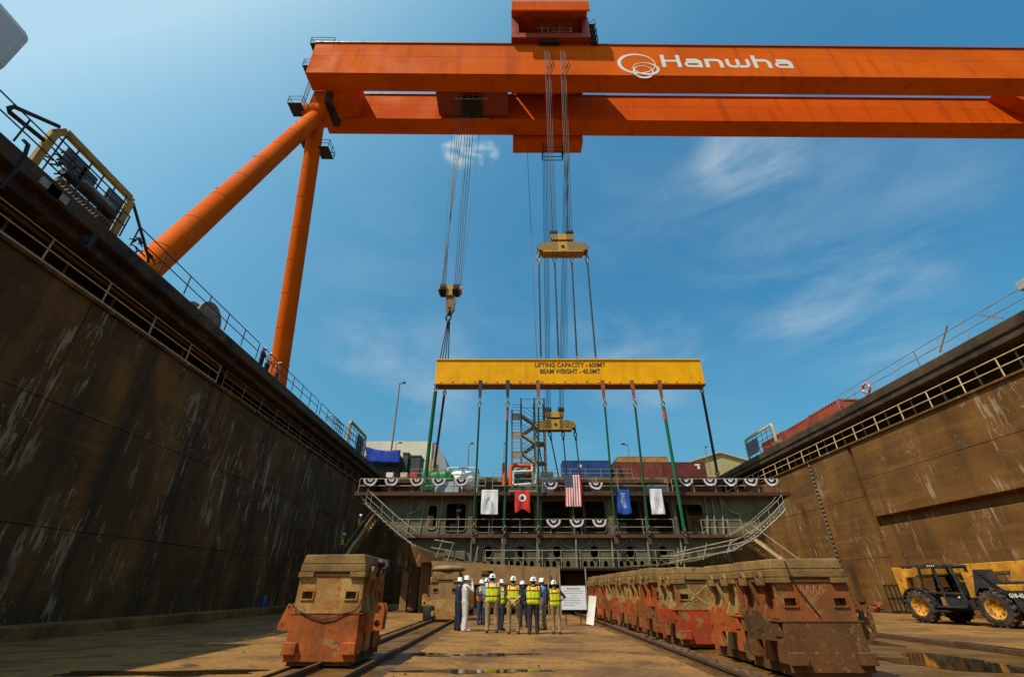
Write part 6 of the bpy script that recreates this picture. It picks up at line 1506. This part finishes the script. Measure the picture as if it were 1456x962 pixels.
glasspane('windscreen', [(-1.06, 1.25, 1.4), (-.30, 1.25, 1.4), (-.30, 1.08, 2.34), (-1.06, 1.08, 2.34)], (0, .012, 0))
st = MB().box(-.95, -.45, -.25, .25, .95, 1.15); st.box(-.95, -.45, -.32, -.2, 1.15, 1.75); st.build('seat', BLACK, th, bevel=.05)
m = MB().path([(-.7+.18*math.cos(a), .75+.05*math.sin(a), 1.5+.17*math.sin(a)) for a in [i*math.pi/7 for i in range(14)]], .018, n=5, closed=True); m.tube((-.7, .75, 1.5), (-.7, .95, 1.0), .03, n=6); m.build('steering_wheel', BLACK, th)
MB().box(-1.20, -.7, .35, 1.05, .5, .58).build('step', DARK, th)
MB().box(-1.14, -1.08, .38, .55, .72, 1.12).build('brown_tank', M('tank_brown', (.30, .13, .04)), th)
# engine side, hood and counterweight at the rear
hd = MB().prism([(-1.16, -1.0, 1.15), (-1.16, -1.35, 2.22), (-1.16, -1.72, 2.22), (-1.16, -1.95, 1.35), (-1.16, -3.2, 1.35), (-1.16, -3.25, .75), (-1.16, -2.55, .62), (-1.16, -2.45, 1.0), (-1.16, -2.2, 1.45), (-1.16, -1.3, 1.5)], (.62, 0, 0)).build('side_fairing', TD, th, bevel=.03)
MB().box(-.5, .9, -3.25, -1.9, .95, 1.75).build('engine_hood', BLACK, th, bevel=.06)
MB().box(-1.1, 1.1, -3.45, -2.75, .42, .74).build('counterweight', YELLOW2, th, bevel=.05)
vs, fs = text_geo('G10-43', .24, .003, .01)
MB().add([(-1.166-.004-z, -2.60-x*.72, 1.20+y*.85) for x, y, z in vs], fs).build('model_number', WHITEP, hd)
# boom, along the right of the cab
BA, BB = V((.35, -3.1, 2.30)), V((.35, 2.4, 2.20))
bm_ = MB().bar(BA+V((0, 0, .06)), BB+V((0, 0, .06)), .46, .40).build('boom', YELLOW2, th, bevel=.03)
MB().bar(BB-V((0, .6, 0)), BB+V((0, 1.1, -.03)), .36, .40).build('inner_boom', YELLOW2, bm_, bevel=.02)
m = MB(); m.tube((.35, 2.2, 2.52), (.35, 3.3, 2.48), .05, n=8); m.tube((.1, -2, 2.05), (.1, 2, 2.0), .035, n=6); m.build('boom_hoses', BLACK, bm_)
for x in (.02, .62): MB().prism([(x, -2.9, 2.5), (x, -2.2, 2.5), (x, -1.5, 1.0), (x, -2.6, 1.0)], (.07, 0, 0)).build('boom_tower', YELLOW2, th, bevel=.015)
for x in (-1.02, -.62): MB().prism([(x, -.72, 2.12), (x, -1.12, 2.12), (x, -1.30, 1.55), (x, -1.0, 1.12), (x, -.72, 1.12)], (.09, 0, 0)).build('yellow_arm', YELLOW2, th, bevel=.015)
MB().box(-1.1, -.55, -2.9, -1.95, 1.36, 1.62).build('yellow_cowl', YELLOW2, th, bevel=.04)
for x in (-.16, .80): MB().prism([(x, .2, 2.05), (x, .75, 2.05), (x, .55, 1.0), (x, .05, 1.0)], (.08, 0, 0)).build('lift_bracket', YELLOW2, th)
MB().tube((.35, -.9, 1.1), (.35, .9, 2.0), .10, n=12).build('lift_ram', YELLOW2, th)
MB().prism([(-.18, -.75, 2.28), (-.18, -.2, 2.10), (-.18, -.85, 1.95)], (.1, 0, 0)).build('yellow_bracket', YELLOW2, th)
nk = MB().prism([(.12, 3.15, 2.46), (.12, 3.55, 2.50), (.12, 3.50, 1.0), (.12, 3.28, .75), (.12, 3.1, 1.1), (.12, 2.95, 2.0)], (.46, 0, 0)).build('boom_nose', YELLOW2, th, bevel=.03)
m = MB()
for x in (-.55, -.25, .05, .35, .65, .95, 1.25): m.bar((x, 3.75, .35), (x, 3.75, 1.65), .05, .05)
for z in (.40, 1.0, 1.62): m.bar((-.6, 3.75, z), (1.3, 3.75, z), .06, .08)
m.bar((.35, 3.4, .9), (.35, 3.75, .9), .3, .2); m.build('fork_carriage', DARK, th)
for x in (-.1, .8): MB().box(x-.06, x+.06, 3.79, 4.9, .30, .36).build('fork', DARK, th)
ln = MB(); 
for y in (-.1, .0, .1, .2): ln.tube((-1.2, y+.35, 2.43), (-1.18, y+.35, 2.43), .03, n=8)
ln.build('roof_lamp', WHITEP, th)
MB().tube((-1.16, -.3, 1.12), (-1.10, -.3, 1.12), .04, n=8).build('door_handle', WHITEP, th)
th.location = (21.6, 24.6, 0); th.rotation_euler = (0, 0, math.radians(13))
